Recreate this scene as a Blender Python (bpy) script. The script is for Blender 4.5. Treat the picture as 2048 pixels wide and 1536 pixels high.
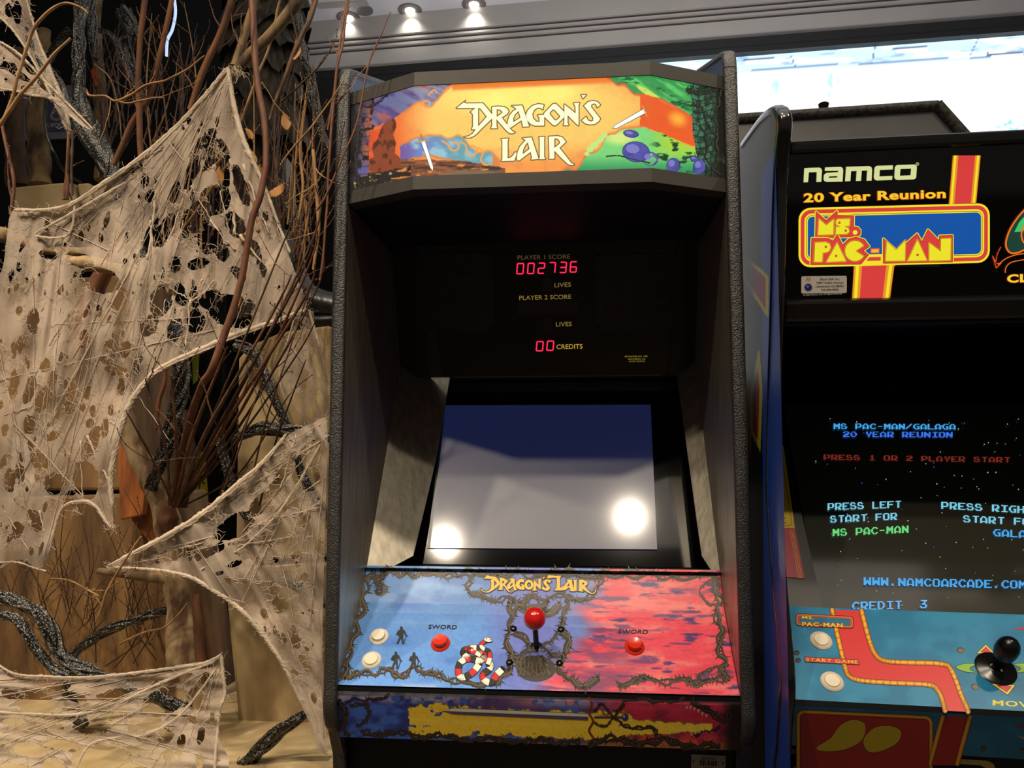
import bpy, math, random
import numpy as np
from mathutils import Matrix, Vector, noise as mnoise
from mathutils.geometry import tessellate_polygon

for o in list(bpy.data.objects): bpy.data.objects.remove(o)
SC = bpy.context.scene
COL = SC.collection
# ------------------------------------------------------------------ camera, world, lamps, exposure
FPX = 1540.0                                   # focal length in pixels of a 2048 x 1536 frame
CAM = np.array([.084, 0.0, 1.15])
YAW, PITCH = math.radians(5.29), math.radians(5.5)
_cy, _sy, _cp, _sp = math.cos(YAW), math.sin(YAW), math.cos(PITCH), math.sin(PITCH)
VF = np.array([-_sy*_cp, _cy*_cp, _sp]); VR = np.array([_cy, _sy, 0.]); VU = np.cross(VR, VF)
cd = bpy.data.cameras.new('camera'); cam = bpy.data.objects.new('camera', cd); COL.objects.link(cam)
cd.sensor_fit = 'HORIZONTAL'; cd.sensor_width = 36; cd.lens = FPX/2048*36; cd.clip_start = .02
cam.matrix_world = Matrix(((VR[0], VU[0], -VF[0], CAM[0]), (VR[1], VU[1], -VF[1], CAM[1]), (VR[2], VU[2], -VF[2], CAM[2]), (0, 0, 0, 1)))
SC.camera = cam
SC.view_settings.view_transform = 'Standard'; SC.view_settings.look = 'None'
SC.view_settings.exposure = 0.0; SC.view_settings.gamma = 1.0; SC.view_settings.use_curve_mapping = False
wd = bpy.data.worlds.new('world'); SC.world = wd; wd.use_nodes = True
wd.node_tree.nodes['Background'].inputs[0].default_value = (1.0, .93, .84, 1)
wd.node_tree.nodes['Background'].inputs[1].default_value = .09

def lamp(name, kind, loc, target, watts, col=(1, .84, .64), size=.05, cone=60, blend=.6):
    ld = bpy.data.lights.new(name, kind); ld.energy = watts; ld.color = col
    lo = bpy.data.objects.new(name, ld); COL.objects.link(lo); lo.location = loc
    d = Vector(target) - Vector(loc); lo.rotation_euler = d.to_track_quat('-Z', 'Y').to_euler()
    if kind == 'SPOT': ld.spot_size = math.radians(cone); ld.spot_blend = blend; ld.shadow_soft_size = size
    elif kind == 'AREA': ld.size = size
    else: ld.shadow_soft_size = size
    return lo
# recessed ceiling spots of the arcade, behind and above the photographer
lamp('ceiling_spot', 'SPOT', (-.89, -.93, 3.88), (-.15, 1.4, .95), 135, size=.045, cone=42)
lamp('ceiling_spot', 'SPOT', (.39, -.69, 3.88), (.15, 1.4, .95), 125, size=.045, cone=46)
lamp('ceiling_spot', 'SPOT', (-1.35, -.35, 3.88), (-.85, 1.55, 1.3), 175, size=.05, cone=40)
lamp('ceiling_spot', 'SPOT', (1.9, .2, 3.88), (.75, 1.25, .9), 95, size=.05, cone=50)
lamp('ceiling_spot', 'SPOT', (-2.1, .3, 3.88), (-1.1, 1.45, .65), 270, size=.05, cone=36)
lamp('ceiling_spot', 'SPOT', (.1, .35, 3.88), (.1, 1.25, 1.8), 70, size=.05, cone=36)
lamp('ambient_fill', 'AREA', (.3, .6, 3.6), (.3, .6, 0), 22, col=(1, .9, .76), size=2.6)  # added soft area fill for the store's ambient light, not a fixture
lamp('fill_uplight', 'SPOT', (-.05, 2.7, 1.9), (.2, 4.3, 3.75), 150, (1, .96, .92), .2, 150, .9)  # added uplight hidden behind the cabinets, brightens ceiling and fascia
lamp('fill_uplight', 'SPOT', (.95, 2.8, 1.85), (1.3, 4.3, 3.75), 90, (1, .96, .92), .2, 140, .9)  # second added uplight, same hidden fill further right

# ------------------------------------------------------------------ sight lines: picture position -> point on a surface of the place
def ray(px, py):
    px = np.asarray(px, float); py = np.asarray(py, float)
    return VF + VR*((px-1024)/FPX)[..., None] + VU*((768-py)/FPX)[..., None]
def at(px, py, n, d):
    r = ray(px, py); n = np.asarray(n, float); t = (d - n@CAM)/(r@n); return CAM + r*t[..., None]
def aty(px, py, y): return at(px, py, (0, 1, 0), y)
def atx(px, py, x): return at(px, py, (1, 0, 0), x)
def atz(px, py, z): return at(px, py, (0, 0, 1), z)
def proj(P):
    v = np.asarray(P, float) - CAM; d = v@VF
    return 1024 + FPX*(v@VR)/d, 768 - FPX*(v@VU)/d

def lin(c):
    c = np.asarray(c, float)/255.0
    return np.where(c <= .04045, c/12.92, ((c+.055)/1.055)**2.4)
def L4(c): r = lin(c); return (float(r[0]), float(r[1]), float(r[2]), 1.0)

# ------------------------------------------------------------------ scene tree helpers
MW = {}
def tag(o, label=None, cat=None, group=None, kind=None):
    if label: o['label'] = label
    if cat: o['category'] = cat
    if group: o['group'] = group
    if kind: o['kind'] = kind
    return o
def thing(name, loc, label, cat, group=None, rot=None):
    o = bpy.data.objects.new(name, None); COL.objects.link(o); o.empty_display_size = .05
    M = Matrix.Translation(Vector(loc))
    if rot is not None: M = M @ rot.to_4x4()
    o.matrix_world = M; MW[o.name] = M
    return tag(o, label, cat, group)
def link(name, me, parent=None):
    """verts are world coordinates; stored local to the thing they belong to"""
    o = bpy.data.objects.new(name, me); COL.objects.link(o)
    if parent is not None:
        M = MW[parent.name]; me.transform(M.inverted()); o.parent = parent; MW[o.name] = M
    else: MW[o.name] = Matrix.Identity(4)
    return o
def rebase(o, loc):
    """give a one-mesh thing its origin at loc"""
    o.data.transform(Matrix.Translation(-Vector(loc))); o.location = loc; MW[o.name] = Matrix.Translation(Vector(loc)); return o

class MB:
    def __init__(s): s.v = []; s.f = []
    def add(s, pts, faces):
        b = len(s.v); s.v += [tuple(float(c) for c in p) for p in pts]; s.f += [tuple(b+i for i in f) for f in faces]; return s
    def face(s, *pts): return s.add(pts, [tuple(range(len(pts)))])
    def box(s, lo, hi):
        x0, y0, z0 = lo; x1, y1, z1 = hi
        return s.hexa([(x0, y0, z0), (x1, y0, z0), (x1, y1, z0), (x0, y1, z0)], [(x0, y0, z1), (x1, y0, z1), (x1, y1, z1), (x0, y1, z1)])
    def hexa(s, a, b):
        n = len(a)
        return s.add(list(a)+list(b), [tuple(range(n))[::-1], tuple(range(n, 2*n))] + [(i, (i+1) % n, n+(i+1) % n, n+i) for i in range(n)])
    def extx(s, prof, x0, x1): return s.hexa([(x0, y, z) for y, z in prof], [(x1, y, z) for y, z in prof])
    def extz(s, prof, z0, z1): return s.hexa([(x, y, z0) for x, y in prof], [(x, y, z1) for x, y in prof])
    def tube(s, pts, rad, n=8, cap=True):
        P = np.asarray(pts, float); m = len(P)
        R = np.full(m, rad, float) if np.isscalar(rad) else np.asarray(rad, float)
        T = np.gradient(P, axis=0); T /= (np.linalg.norm(T, axis=1)[:, None]+1e-12)
        u = np.cross(T[0], (0, 0, 1.));
        if np.linalg.norm(u) < .1: u = np.cross(T[0], (1., 0, 0))
        u /= np.linalg.norm(u); V = []
        ang = np.arange(n)*2*math.pi/n; ca, sa = np.cos(ang), np.sin(ang)
        for i in range(m):
            u = u - T[i]*(u@T[i]); u /= (np.linalg.norm(u)+1e-12); w = np.cross(T[i], u)
            V.append(P[i] + R[i]*(ca[:, None]*u + sa[:, None]*w))
        V = np.concatenate(V); F = []
        for i in range(m-1):
            a, b = i*n, (i+1)*n
            F += [(a+k, a+(k+1) % n, b+(k+1) % n, b+k) for k in range(n)]
        if cap: F += [tuple(range(n))[::-1], tuple(range((m-1)*n, m*n))]
        return s.add(V, F)
    def lathe(s, c, axis, prof, n=28, squash=None):
        a = np.asarray(axis, float); a /= np.linalg.norm(a); u = np.cross(a, (1., 0, 0))
        if np.linalg.norm(u) < .1: u = np.cross(a, (0, 1., 0))
        u /= np.linalg.norm(u); w = np.cross(a, u); c = np.asarray(c, float)
        ang = np.arange(n)*2*math.pi/n; V = []
        for r, h in prof: V.append(c + a*h + r*(np.cos(ang)[:, None]*u + np.sin(ang)[:, None]*w))
        V = np.concatenate(V); F = []; m = len(prof)
        for i in range(m-1): F += [(i*n+k, i*n+(k+1) % n, (i+1)*n+(k+1) % n, (i+1)*n+k) for k in range(n)]
        F += [tuple(range(n))[::-1], tuple(range((m-1)*n, m*n))]
        return s.add(V, F)
    def ball(s, c, r, n=16, stretch=(1, 1, 1)):
        pr = [(math.sin(t)*r+1e-5, -math.cos(t)*r) for t in np.linspace(0, math.pi, n//2+1)]
        b = len(s.v); s.lathe((0, 0, 0), (0, 0, 1), pr, n)
        for i in range(b, len(s.v)): s.v[i] = tuple(c[k]+s.v[i][k]*stretch[k] for k in range(3))
        return s
    def build(s, name, mat, parent=None, smooth=None, bevel=0):
        me = bpy.data.meshes.new(name); me.from_pydata(s.v, [], s.f); me.update()
        me.materials.append(mat)
        if smooth is not None:
            me.polygons.foreach_set('use_smooth', [True]*len(me.polygons)); me.set_sharp_from_angle(angle=math.radians(smooth))
        o = link(name, me, parent)
        if bevel:
            b = o.modifiers.new('bevel', 'BEVEL'); b.width = bevel; b.segments = 2; b.limit_method = 'ANGLE'; b.angle_limit = math.radians(40)
        return o

def cr(pts, k=6, closed=False):
    """Catmull-Rom curve through points of any dimension"""
    P = np.asarray(pts, float); n = len(P); out = []
    if n < 3 and not closed: return np.array([P[0]+(P[-1]-P[0])*t for t in np.linspace(0, 1, k+1)])
    for i in range(n if closed else n-1):
        if closed: a, b, c, d = P[(i-1) % n], P[i], P[(i+1) % n], P[(i+2) % n]
        else: a, b, c, d = P[max(i-1, 0)], P[i], P[i+1], P[min(i+2, n-1)]
        for j in range(k):
            t = j/k
            out.append(.5*(2*b+(c-a)*t+(2*a-5*b+4*c-d)*t*t+(3*b-a-3*c+d)*t**3))
    if not closed: out.append(P[-1])
    return np.array(out)

# ------------------------------------------------------------------ materials (all procedural)
def new_mat(name):
    m = bpy.data.materials.new(name); m.use_nodes = True; nt = m.node_tree
    return m, nt, nt.nodes['Principled BSDF'], nt.nodes.new, nt.links.new
def mat(name, c, rough=.5, var=.12, scale=30, spec=.5, metal=0, bump=0, bscale=200, coat=0, crough=.1, c2=None, stretch=(1, 1, 1), emit=None, estr=1, thr=None, detail=4):
    m, nt, p, N, K = new_mat(name)
    co = N('ShaderNodeTexCoord'); mp = N('ShaderNodeMapping'); mp.inputs['Scale'].default_value = stretch
    K(co.outputs['Object'], mp.inputs[0])
    nz = N('ShaderNodeTexNoise'); nz.inputs['Scale'].default_value = scale; nz.inputs['Detail'].default_value = detail; K(mp.outputs[0], nz.inputs['Vector'])
    rp = N('ShaderNodeValToRGB'); a = lin(c); b = lin(c2) if c2 is not None else np.clip(a*(1-2*var), 0, 1)
    if c2 is None: a = np.clip(a*(1+var), 0, 1)
    lo, hi = thr if thr else (.3, .7)
    rp.color_ramp.elements[0].position = lo; rp.color_ramp.elements[1].position = hi
    rp.color_ramp.elements[0].color = (*b, 1); rp.color_ramp.elements[1].color = (*a, 1)
    K(nz.outputs['Fac'], rp.inputs[0]); K(rp.outputs[0], p.inputs['Base Color'])
    p.inputs['Roughness'].default_value = rough; p.inputs['Metallic'].default_value = metal
    p.inputs['Specular IOR Level'].default_value = spec
    if coat: p.inputs['Coat Weight'].default_value = coat; p.inputs['Coat Roughness'].default_value = crough
    if bump:
        bz = N('ShaderNodeTexNoise'); bz.inputs['Scale'].default_value = bscale; bz.inputs['Detail'].default_value = 3; K(mp.outputs[0], bz.inputs['Vector'])
        bn = N('ShaderNodeBump'); bn.inputs['Strength'].default_value = bump; bn.inputs['Distance'].default_value = .002
        K(bz.outputs['Fac'], bn.inputs['Height']); K(bn.outputs[0], p.inputs['Normal'])
    if emit is not None:
        p.inputs['Emission Color'].default_value = L4(emit); p.inputs['Emission Strength'].default_value = estr
    return m
def print_mat(name, rough=.35, spec=.5, emis=0, bump=0):
    """printed or lit colours that belong to the artwork itself, held in the mesh's colour attribute"""
    m, nt, p, N, K = new_mat(name)
    a = N('ShaderNodeAttribute'); a.attribute_name = 'Col'
    p.inputs['Roughness'].default_value = rough; p.inputs['Specular IOR Level'].default_value = spec
    if emis:
        K(a.outputs['Color'], p.inputs['Emission Color']); p.inputs['Emission Strength'].default_value = emis
        p.inputs['Base Color'].default_value = (.02, .02, .02, 1)
    else: K(a.outputs['Color'], p.inputs['Base Color'])
    return m

# ------------------------------------------------------------------ flat artwork: numpy painting + cut decals
def vnoise(x, y, seed=0):
    xi, yi = np.floor(x).astype(np.int64), np.floor(y).astype(np.int64); xf, yf = x-xi, y-yi
    def h(a, b):
        n = (a*374761393 + b*668265263 + seed*1442695041) & 0x7fffffff
        n = ((n ^ (n >> 13))*1274126177) & 0x7fffffff
        return ((n ^ (n >> 16)) & 0xffff)/65535.0
    u, v = xf*xf*(3-2*xf), yf*yf*(3-2*yf)
    return (h(xi, yi)*(1-u)+h(xi+1, yi)*u)*(1-v) + (h(xi, yi+1)*(1-u)+h(xi+1, yi+1)*u)*v
def fbm(x, y, sx, sy=None, seed=0, octv=4):
    sy = sy or sx; t = 0; a = .5; f = 1.0
    for i in range(octv): t = t + a*vnoise(x/sx*f, y/sy*f, seed+i*17); a *= .5; f *= 2
    return t/(1-.5**octv)
def sm(e0, e1, x): t = np.clip((x-e0)/(e1-e0), 0, 1); return t*t*(3-2*t)
def mixc(c, c2, t): return c*(1-t[..., None]) + np.asarray(c2, float)*t[..., None]
def blob(x, y, cx, cy, rx, ry, ang=0):
    a = math.radians(ang); u = (x-cx)*math.cos(a)+(y-cy)*math.sin(a); v = -(x-cx)*math.sin(a)+(y-cy)*math.cos(a)
    return np.sqrt((u/rx)**2+(v/ry)**2)
def above(x, y, line):
    """signed: positive above (smaller y than) the polyline"""
    L = np.asarray(line, float); return np.interp(x, L[:, 0], L[:, 1]) - y
def inpoly(x, y, poly):
    P = np.asarray(poly, float); r = np.zeros(np.shape(x), bool)
    for (x0, y0), (x1, y1) in zip(P, np.roll(P, -1, 0)):
        c = (y0 > y) != (y1 > y)
        with np.errstate(divide='ignore', invalid='ignore'): r ^= c & (x < (x1-x0)*(y-y0)/(y1-y0)+x0)
    return r
def sdpoly(x, y, poly):
    P = np.asarray(poly, float); d = np.full(np.shape(x), 1e9)
    for a, b in zip(P, np.roll(P, -1, 0)):
        e = b-a; L = e@e+1e-9; t = np.clip(((x-a[0])*e[0]+(y-a[1])*e[1])/L, 0, 1)
        d = np.minimum(d, np.hypot(x-a[0]-t*e[0], y-a[1]-t*e[1]))
    return np.where(inpoly(x, y, poly), d, -d)

class Surf:
    """strip of flat facets: polyline of 3D points P, swept along W"""
    def __init__(s, P, Wd): s.P = np.asarray(P, float); s.W = np.asarray(Wd, float)/np.linalg.norm(Wd)
    def hit(s, px, py):
        px = np.asarray(px, float).ravel(); py = np.asarray(py, float).ravel(); r = ray(px, py)
        best = np.full(len(px), 1e9); out = np.zeros((len(px), 3)); nor = np.zeros((len(px), 3))
        for a, b in zip(s.P[:-1], s.P[1:]):
            e = b-a; n = np.cross(e, s.W); n /= np.linalg.norm(n)
            if n@(CAM-a) < 0: n = -n
            t = ((a-CAM)@n)/(r@n); X = CAM + r*t[:, None]
            ep = e - s.W*(e@s.W); q = ((X-a)@ep)/(ep@ep); m = np.maximum(np.maximum(-q, q-1), 0)*np.linalg.norm(ep)
            k = m < best-1e-9; best[k] = m[k]; out[k] = X[k]; nor[k] = n
        return out, nor
    def grid(s, w0, w1, res):
        """nodes over the surface: polyline direction x sweep direction"""
        rows = []; nrm = []
        for i, (a, b) in enumerate(zip(s.P[:-1], s.P[1:])):
            k = max(1, int(round(np.linalg.norm(b-a)/res))); n = np.cross(b-a, s.W); n /= np.linalg.norm(n)
            if n@(CAM-a) < 0: n = -n
            for j in range(k + (i == len(s.P)-2)): rows.append(a+(b-a)*j/k); nrm.append(n)
        m = max(2, int(round((w1-w0)/res))+1); ws = np.linspace(w0, w1, m)
        return np.asarray(rows)[:, None, :] + ws[None, :, None]*s.W, np.asarray(nrm), m
def painted(name, surf, w0, w1, res, fn, mt, parent, off=.0004):
    G, nrm, m = surf.grid(w0, w1, res); G = G + nrm[:, None, :]*off; k = len(G)
    x, y = proj(G.reshape(-1, 3)); c = lin(np.clip(fn(x, y), 0, 255))
    idx = np.arange(k*m).reshape(k, m)
    F = np.stack([idx[:-1, :-1], idx[:-1, 1:], idx[1:, 1:], idx[1:, :-1]], -1).reshape(-1, 4)
    me = bpy.data.meshes.new(name); me.from_pydata(G.reshape(-1, 3).tolist(), [], F.tolist()); me.update()
    at_ = me.color_attributes.new('Col', 'FLOAT_COLOR', 'POINT')
    at_.data.foreach_set('color', np.concatenate([c, np.ones((len(c), 1))], 1).ravel().astype(np.float32)); me.materials.append(mt)
    return link(name, me, parent)

_txt = {}
def text_tris(s, offset=0, shear=0, space=1.0):
    key = (s, offset, shear, space)
    if key in _txt: return _txt[key]
    cu = bpy.data.curves.new('t', 'FONT'); cu.body = s; cu.offset = offset; cu.shear = shear; cu.space_character = space; cu.resolution_u = 3
    ob = bpy.data.objects.new('t', cu); COL.objects.link(ob)
    dg = bpy.context.evaluated_depsgraph_get(); ev = ob.evaluated_get(dg); me = ev.to_mesh(); me.calc_loop_triangles()
    V = np.array([v.co[:2] for v in me.vertices]); T = np.array([t.vertices[:] for t in me.loop_triangles])
    ev.to_mesh_clear(); bpy.data.objects.remove(ob); bpy.data.curves.remove(cu)
    V[:, 0] -= V[:, 0].min(); _txt[key] = (V, T, V[:, 0].max()); return _txt[key]

class Art:
    def __init__(s, surf, maxlen=1e9, lift=.00016): s.surf = surf; s.max = maxlen; s.lift = lift; s.p = []; s.c = []; s.l = []
    def tri(s, a, b, c, col, layer):
        A, B, C_ = np.asarray(a, float), np.asarray(b, float), np.asarray(c, float)
        d = [np.hypot(*(A-B)), np.hypot(*(B-C_)), np.hypot(*(C_-A))]; k = int(np.argmax(d))
        if d[k] > s.max:
            if k == 0: m = (A+B)/2; s.tri(A, m, C_, col, layer); s.tri(m, B, C_, col, layer)
            elif k == 1: m = (B+C_)/2; s.tri(A, B, m, col, layer); s.tri(A, m, C_, col, layer)
            else: m = (C_+A)/2; s.tri(A, B, m, col, layer); s.tri(m, B, C_, col, layer)
            return
        s.p += [A, B, C_]; s.c.append(col); s.l.append(layer)
    def poly(s, pts, col, layer=1, holes=()):
        loops = [[Vector((float(x), float(y), 0)) for x, y in lp] for lp in [pts]+list(holes)]
        flat = [p for lp in loops for p in lp]
        for t in tessellate_polygon(loops): s.tri(*[flat[i][:2] for i in t], col, layer)
    def stroke(s, pts, w, col, layer=1, closed=False, joints=True):
        P = [np.asarray(p, float) for p in pts]
        if closed: P.append(P[0])
        ws = w if hasattr(w, '__len__') else [w]*len(P)
        for i, (a, b) in enumerate(zip(P[:-1], P[1:])):
            e = b-a; L = np.hypot(*e)
            if L < 1e-6: continue
            n = np.array([-e[1], e[0]])/L; wa, wb = ws[i]/2, ws[min(i+1, len(ws)-1)]/2
            s.tri(a+n*wa, a-n*wa, b-n*wb, col, layer); s.tri(a+n*wa, b-n*wb, b+n*wb, col, layer)
        if joints:
            for i, a in enumerate(P[:-1] if closed else P):
                r = ws[min(i, len(ws)-1)]/2
                if r > .35: s.disc(a[0], a[1], r, r, col, layer, n=8)
    def disc(s, cx, cy, rx, ry, col, layer=1, ang=0, n=20):
        t = np.arange(n)*2*math.pi/n; a = math.radians(ang)
        u, v = rx*np.cos(t), ry*np.sin(t); q = np.stack([cx+u*math.cos(a)-v*math.sin(a), cy+u*math.sin(a)+v*math.cos(a)], 1)
        for i in range(1, n-1): s.tri(q[0], q[i], q[i+1], col, layer)
    def text(s, t, p0, p1, h, col, layer=1, offset=0, shear=0, space=1.0, cap=.729, up=None):
        V, T, wd_ = text_tris(t, offset, shear, space); p0, p1 = np.asarray(p0, float), np.asarray(p1, float)
        up = np.asarray(up if up is not None else (0, -1), float); Q = p0 + (p1-p0)*(V[:, :1]/wd_) + up*h*(V[:, 1:]/cap)
        for a, b, c in T: s.tri(Q[a], Q[b], Q[c], col, layer)
    def build(s, name, mt, parent):
        P = np.array(s.p); X, n = s.surf.hit(P[:, 0], P[:, 1]); X = X + n*(np.repeat(s.l, 3)[:, None]*s.lift + .0004)
        F = np.arange(len(P)).reshape(-1, 3)
        me = bpy.data.meshes.new(name); me.from_pydata(X.tolist(), [], F.tolist()); me.update()
        c = np.repeat(lin(np.array(s.c, float)), 3, 0)
        a = me.color_attributes.new('Col', 'FLOAT_COLOR', 'POINT'); a.data.foreach_set('color', np.concatenate([c, np.ones((len(c), 1))], 1).ravel().astype(np.float32))
        me.materials.append(mt); return link(name, me, parent)
def zp(pts, ox, oy, k): return [(ox+x*k, oy+y*k) for x, y in pts]
def rrect(x0, y0, x1, y1, r, k=5, dy=0):
    """rounded rectangle; dy = how much the right end drops"""
    out = []
    for cx, cy, a0 in ((x1-r, y0+r, -90), (x1-r, y1-r, 0), (x0+r, y1-r, 90), (x0+r, y0+r, 180)):
        for j in range(k+1): a = math.radians(a0+90*j/k); out.append((cx+r*math.cos(a), cy+r*math.sin(a)))
    return [(x, y+dy*(x-x0)/(x1-x0)) for x, y in out]
def thorn_vine(art, pts, w, layer, seed, dark=(58, 50, 42), mid=(60, 52, 43), hi=(126, 110, 84), thorn=1.2, wob=1.0, strands=2):
    rnd = random.Random(seed); C = cr(pts, 9); n = len(C)
    T = np.gradient(C, axis=0); T /= np.linalg.norm(T, axis=1)[:, None]+1e-9; Nn = np.stack([-T[:, 1], T[:, 0]], 1)
    seglen = np.hypot(*np.diff(C, axis=0).T).sum(); s = np.linspace(0, seglen/(w*2.6), n)
    for k in range(strands):
        ph = rnd.random()*6.28 + k*math.pi; amp = w*.55*wob
        Q = C + Nn*(amp*np.sin(s*2.2+ph) + .3*w*np.sin(s*5.1+ph*2))[:, None]
        ww = w*(.75+.3*np.sin(s*1.3+ph)); art.stroke(Q, list(ww), dark, layer, joints=False)
        art.stroke(Q+Nn*w*.1, list(ww*.4), mid, layer+1, joints=False)
        art.stroke(Q-Nn*w*.2, list(ww*.13), hi, layer+2, joints=False)
        for i in range(0, n, 2):
            if rnd.random() < .8*thorn:
                sd = rnd.choice((-1, 1)); b = Q[i]+Nn[i]*sd*ww[i]*.35; d = Nn[i]*sd*w*(.55+.6*rnd.random())+T[i]*w*rnd.uniform(-.6, .6)
                art.tri(b-T[i]*w*.2, b+T[i]*w*.2, b+d, dark, layer)
# ================================================================== THE SETTING
M = {}
M['wall_grey'] = mat('painted_wall', (150, 146, 142), .45, .03, 3)
M['ceil'] = mat('ceiling_paint', (186, 186, 194), .7, .02, 2)
M['black'] = mat('matt_black', (14, 14, 14), .55, .15, 20)
M['floor'] = mat('tan_carpet', (126, 108, 88), .9, .3, 60)
M['lampglass'] = mat('lamp_glass', (255, 250, 240), .3, emit=(255, 246, 232), estr=6)
M['steel'] = mat('brushed_steel', (150, 150, 150), .35, .05, 50, metal=.8)
M['groove'] = mat('groove_paint', (92, 84, 86), .6, .03, 5)
WA = math.radians(3.4)
wx = np.array([math.cos(WA), -math.sin(WA), 0]); wn = np.array([math.sin(WA), math.cos(WA), 0]); wo = np.array([0, 4.5, 0])
def onwall(px, py, off=0): return at(px, py, wn, wn@wo - off)
def wallbox(mb, x0, x1, z0, z1, d0, d1):
    """box on the far wall: x along the wall, d = distance out of the wall towards the room"""
    P = [wo+wx*x-wn*d for x, d in ((x0, d0), (x1, d0), (x1, d1), (x0, d1))]
    mb.hexa([(p[0], p[1], z0) for p in P], [(p[0], p[1], z1) for p in P])
def zat(px, py): return float(onwall(px, py)[2])
z_fb = .5*(zat(800, 140)+zat(1800, 60)); z_g = [zat(1034, y) for y in (77, 65, 54)]
CZ = 3.952
m = MB(); zs = [z_fb, z_g[0]-.011, z_g[0]+.011, z_g[1]-.011, z_g[1]+.011, z_g[2]-.011, z_g[2]+.011, CZ]
for a, b in zip(zs[::2], zs[1::2]): wallbox(m, -5, 6.5, a, b, 0, .02)
tag(m.build('wall_fascia', M['wall_grey']), kind='structure')
m = MB(); wallbox(m, -5, 6.5, z_fb, CZ, -.2, .004); tag(m.build('trim_1', M['groove']), kind='structure')
z_hb = .5*(zat(1340, 124)+zat(2048, 72))
m = MB(); wallbox(m, -5, 6.5, z_hb, z_fb, -.1, .06); wallbox(m, -5, 6.5, z_hb-.012, z_hb+.02, .06, .075); tag(m.build('trim_2', M['black']), kind='structure')
m = MB(); wallbox(m, -5, .2, 0, z_hb, -.2, 0); tag(m.build('wall_back', M['wall_grey']), kind='structure')
m = MB(); m.box((-5, -3.5, CZ), (6.5, 4.9, CZ+.1)); tag(m.build('ceiling', M['ceil']), kind='structure')
m = MB(); m.box((-5, -3.5, -.1), (6.5, 5.0, 0)); tag(m.build('floor', M['floor']), kind='structure')

# bright video wall at the far end
vroot = thing('video_wall', wo+wx*2.9, 'huge bright video wall behind the cabinets, white with a pale blue band along its top', 'video screen')
m = MB(); wallbox(m, .2, 6.2, 1.0, z_hb, -.12, 0); m.build('screen_housing', M['black'], vroot)
def vid_paint(x, y):
    base = np.tile(np.array([255., 255, 255]), (len(x), 1))
    top = above(x, y, [(1300, 160), (1478, 148), (2048, 116)]); n = fbm(x, y, 60, 12, 5)
    sky = mixc(np.tile(np.array([196., 226, 250]), (len(x), 1)), (240, 252, 255), sm(.45, .7, n)); sky = mixc(sky, (130, 160, 205), .7*sm(.62, .8, fbm(x, y, 45, 9, 9)))
    base = mixc(base, (196, 216, 244), sm(-1, 3, top)); base = np.where((top > 9)[:, None], sky, base)
    base = mixc(base, (92, 120, 150), ((top > 6) & (top < 9)).astype(float)*.8)
    for (a, b, c, d) in ((1580, 108, 1600, 150), (1750, 92, 1741, 142), (1960, 72, 1930, 130)):
        base = mixc(base, (92, 120, 150), ((np.abs(x-np.interp(y, [b, d], [a, c])) < 1.3) & (top > 6)).astype(float))
    for (a, b, c, d) in ((1486, 121, 1550, 116), (1786, 98, 1856, 91), (1975, 108, 2048, 104)):
        base = mixc(base, (70, 88, 120), ((x > a) & (x < c) & (np.abs(y-np.interp(x, [a, c], [b, d])) < 2)).astype(float))
        base = mixc(base, (255, 255, 255), ((x > a+6) & (x < c) & (np.abs(y-6-np.interp(x, [a, c], [b, d])) < 4)).astype(float))
    for cx, cy, rx, ry, an in ((1548, 180, 9, 30, 18), (1660, 170, 7, 30, 4), (1677, 165, 3, 18, 2)):
        base = mixc(base, (176, 240, 240), sm(.35, .62, fbm(x, y, 7, 20, 31))*sm(1.15, .7, blob(x, y, cx, cy, rx, ry, an)))
    base = mixc(base, (150, 205, 235), sm(.5, .62, fbm(x, y, 10, 5, 41))*sm(1.1, .6, blob(x, y, 2030, 250, 50, 14)))
    return base
vs = Surf([wo+wx*.3-wn*.003+np.array([0, 0, 1.6]), wo+wx*.3-wn*.003+np.array([0, 0, z_hb])], wx)
painted('screen_picture', vs, 0, 5.6, .011, vid_paint, print_mat('screen_glow', .4, .3, emis=1.45), vroot)
va = Art(vs); va.text('FO', (2009, 274), (2046, 272), 11, (70, 120, 190), 2); va.build('screen_lettering', print_mat('screen_ink', .4, .3, emis=1.0), vroot)

# recessed ceiling lights near the far wall
for i, (px, py, w, lab) in enumerate(((697, 35, 34, 'round recessed ceiling light beside the branches, lowest of the three in the picture'), (820, 20, 34, 'round recessed ceiling light over the left end of the marquee'), (948, 8, 34, 'round recessed ceiling light nearest the top edge, over the marquee lettering'))):
    p = atz(px, py, CZ); r = thing('ceiling_light', p, lab, 'ceiling light', 'recessed lights in the ceiling')
    m = MB(); m.lathe(p, (0, 0, -1), [(.06, -.001), (.075, 0), (.075, .006), (.048, .008), (.046, .002)], 24); m.build('trim_ring', M['groove'], r, 40)
    m = MB(); m.ball((p[0], p[1], p[2]-.006), .032, 14, (1, 1, .7)); m.build('bulb', M['lampglass'], r, 60)
    lamp('ceiling_light_beam', 'SPOT', (p[0], p[1], p[2]-.04), (p[0], p[1]+.18, 3.3), 5, (1, .95, .85), .03, 120, .9)
m = MB(); p = atz(727, 19, CZ); m.lathe(p, (0, 0, -1), [(.001, 0), (.06, 0), (.06, .008), (.001, .01)], 24)
tag(rebase(m.build('ceiling_vent', M['steel'], None, 40), p), 'small round grey ceiling disc between the recessed lights', 'ceiling vent')
m = MB(); q = atz(685, 7, CZ); m.box((q[0]-.16, q[1]-.025, CZ-.012), (q[0]+.16, q[1]+.025, CZ)); tag(rebase(m.build('ceiling_slot_diffuser', M['wall_grey'], None), (q[0], q[1], CZ)), 'long flat ceiling slot at the top edge left of the lights', 'ceiling vent')

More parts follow.
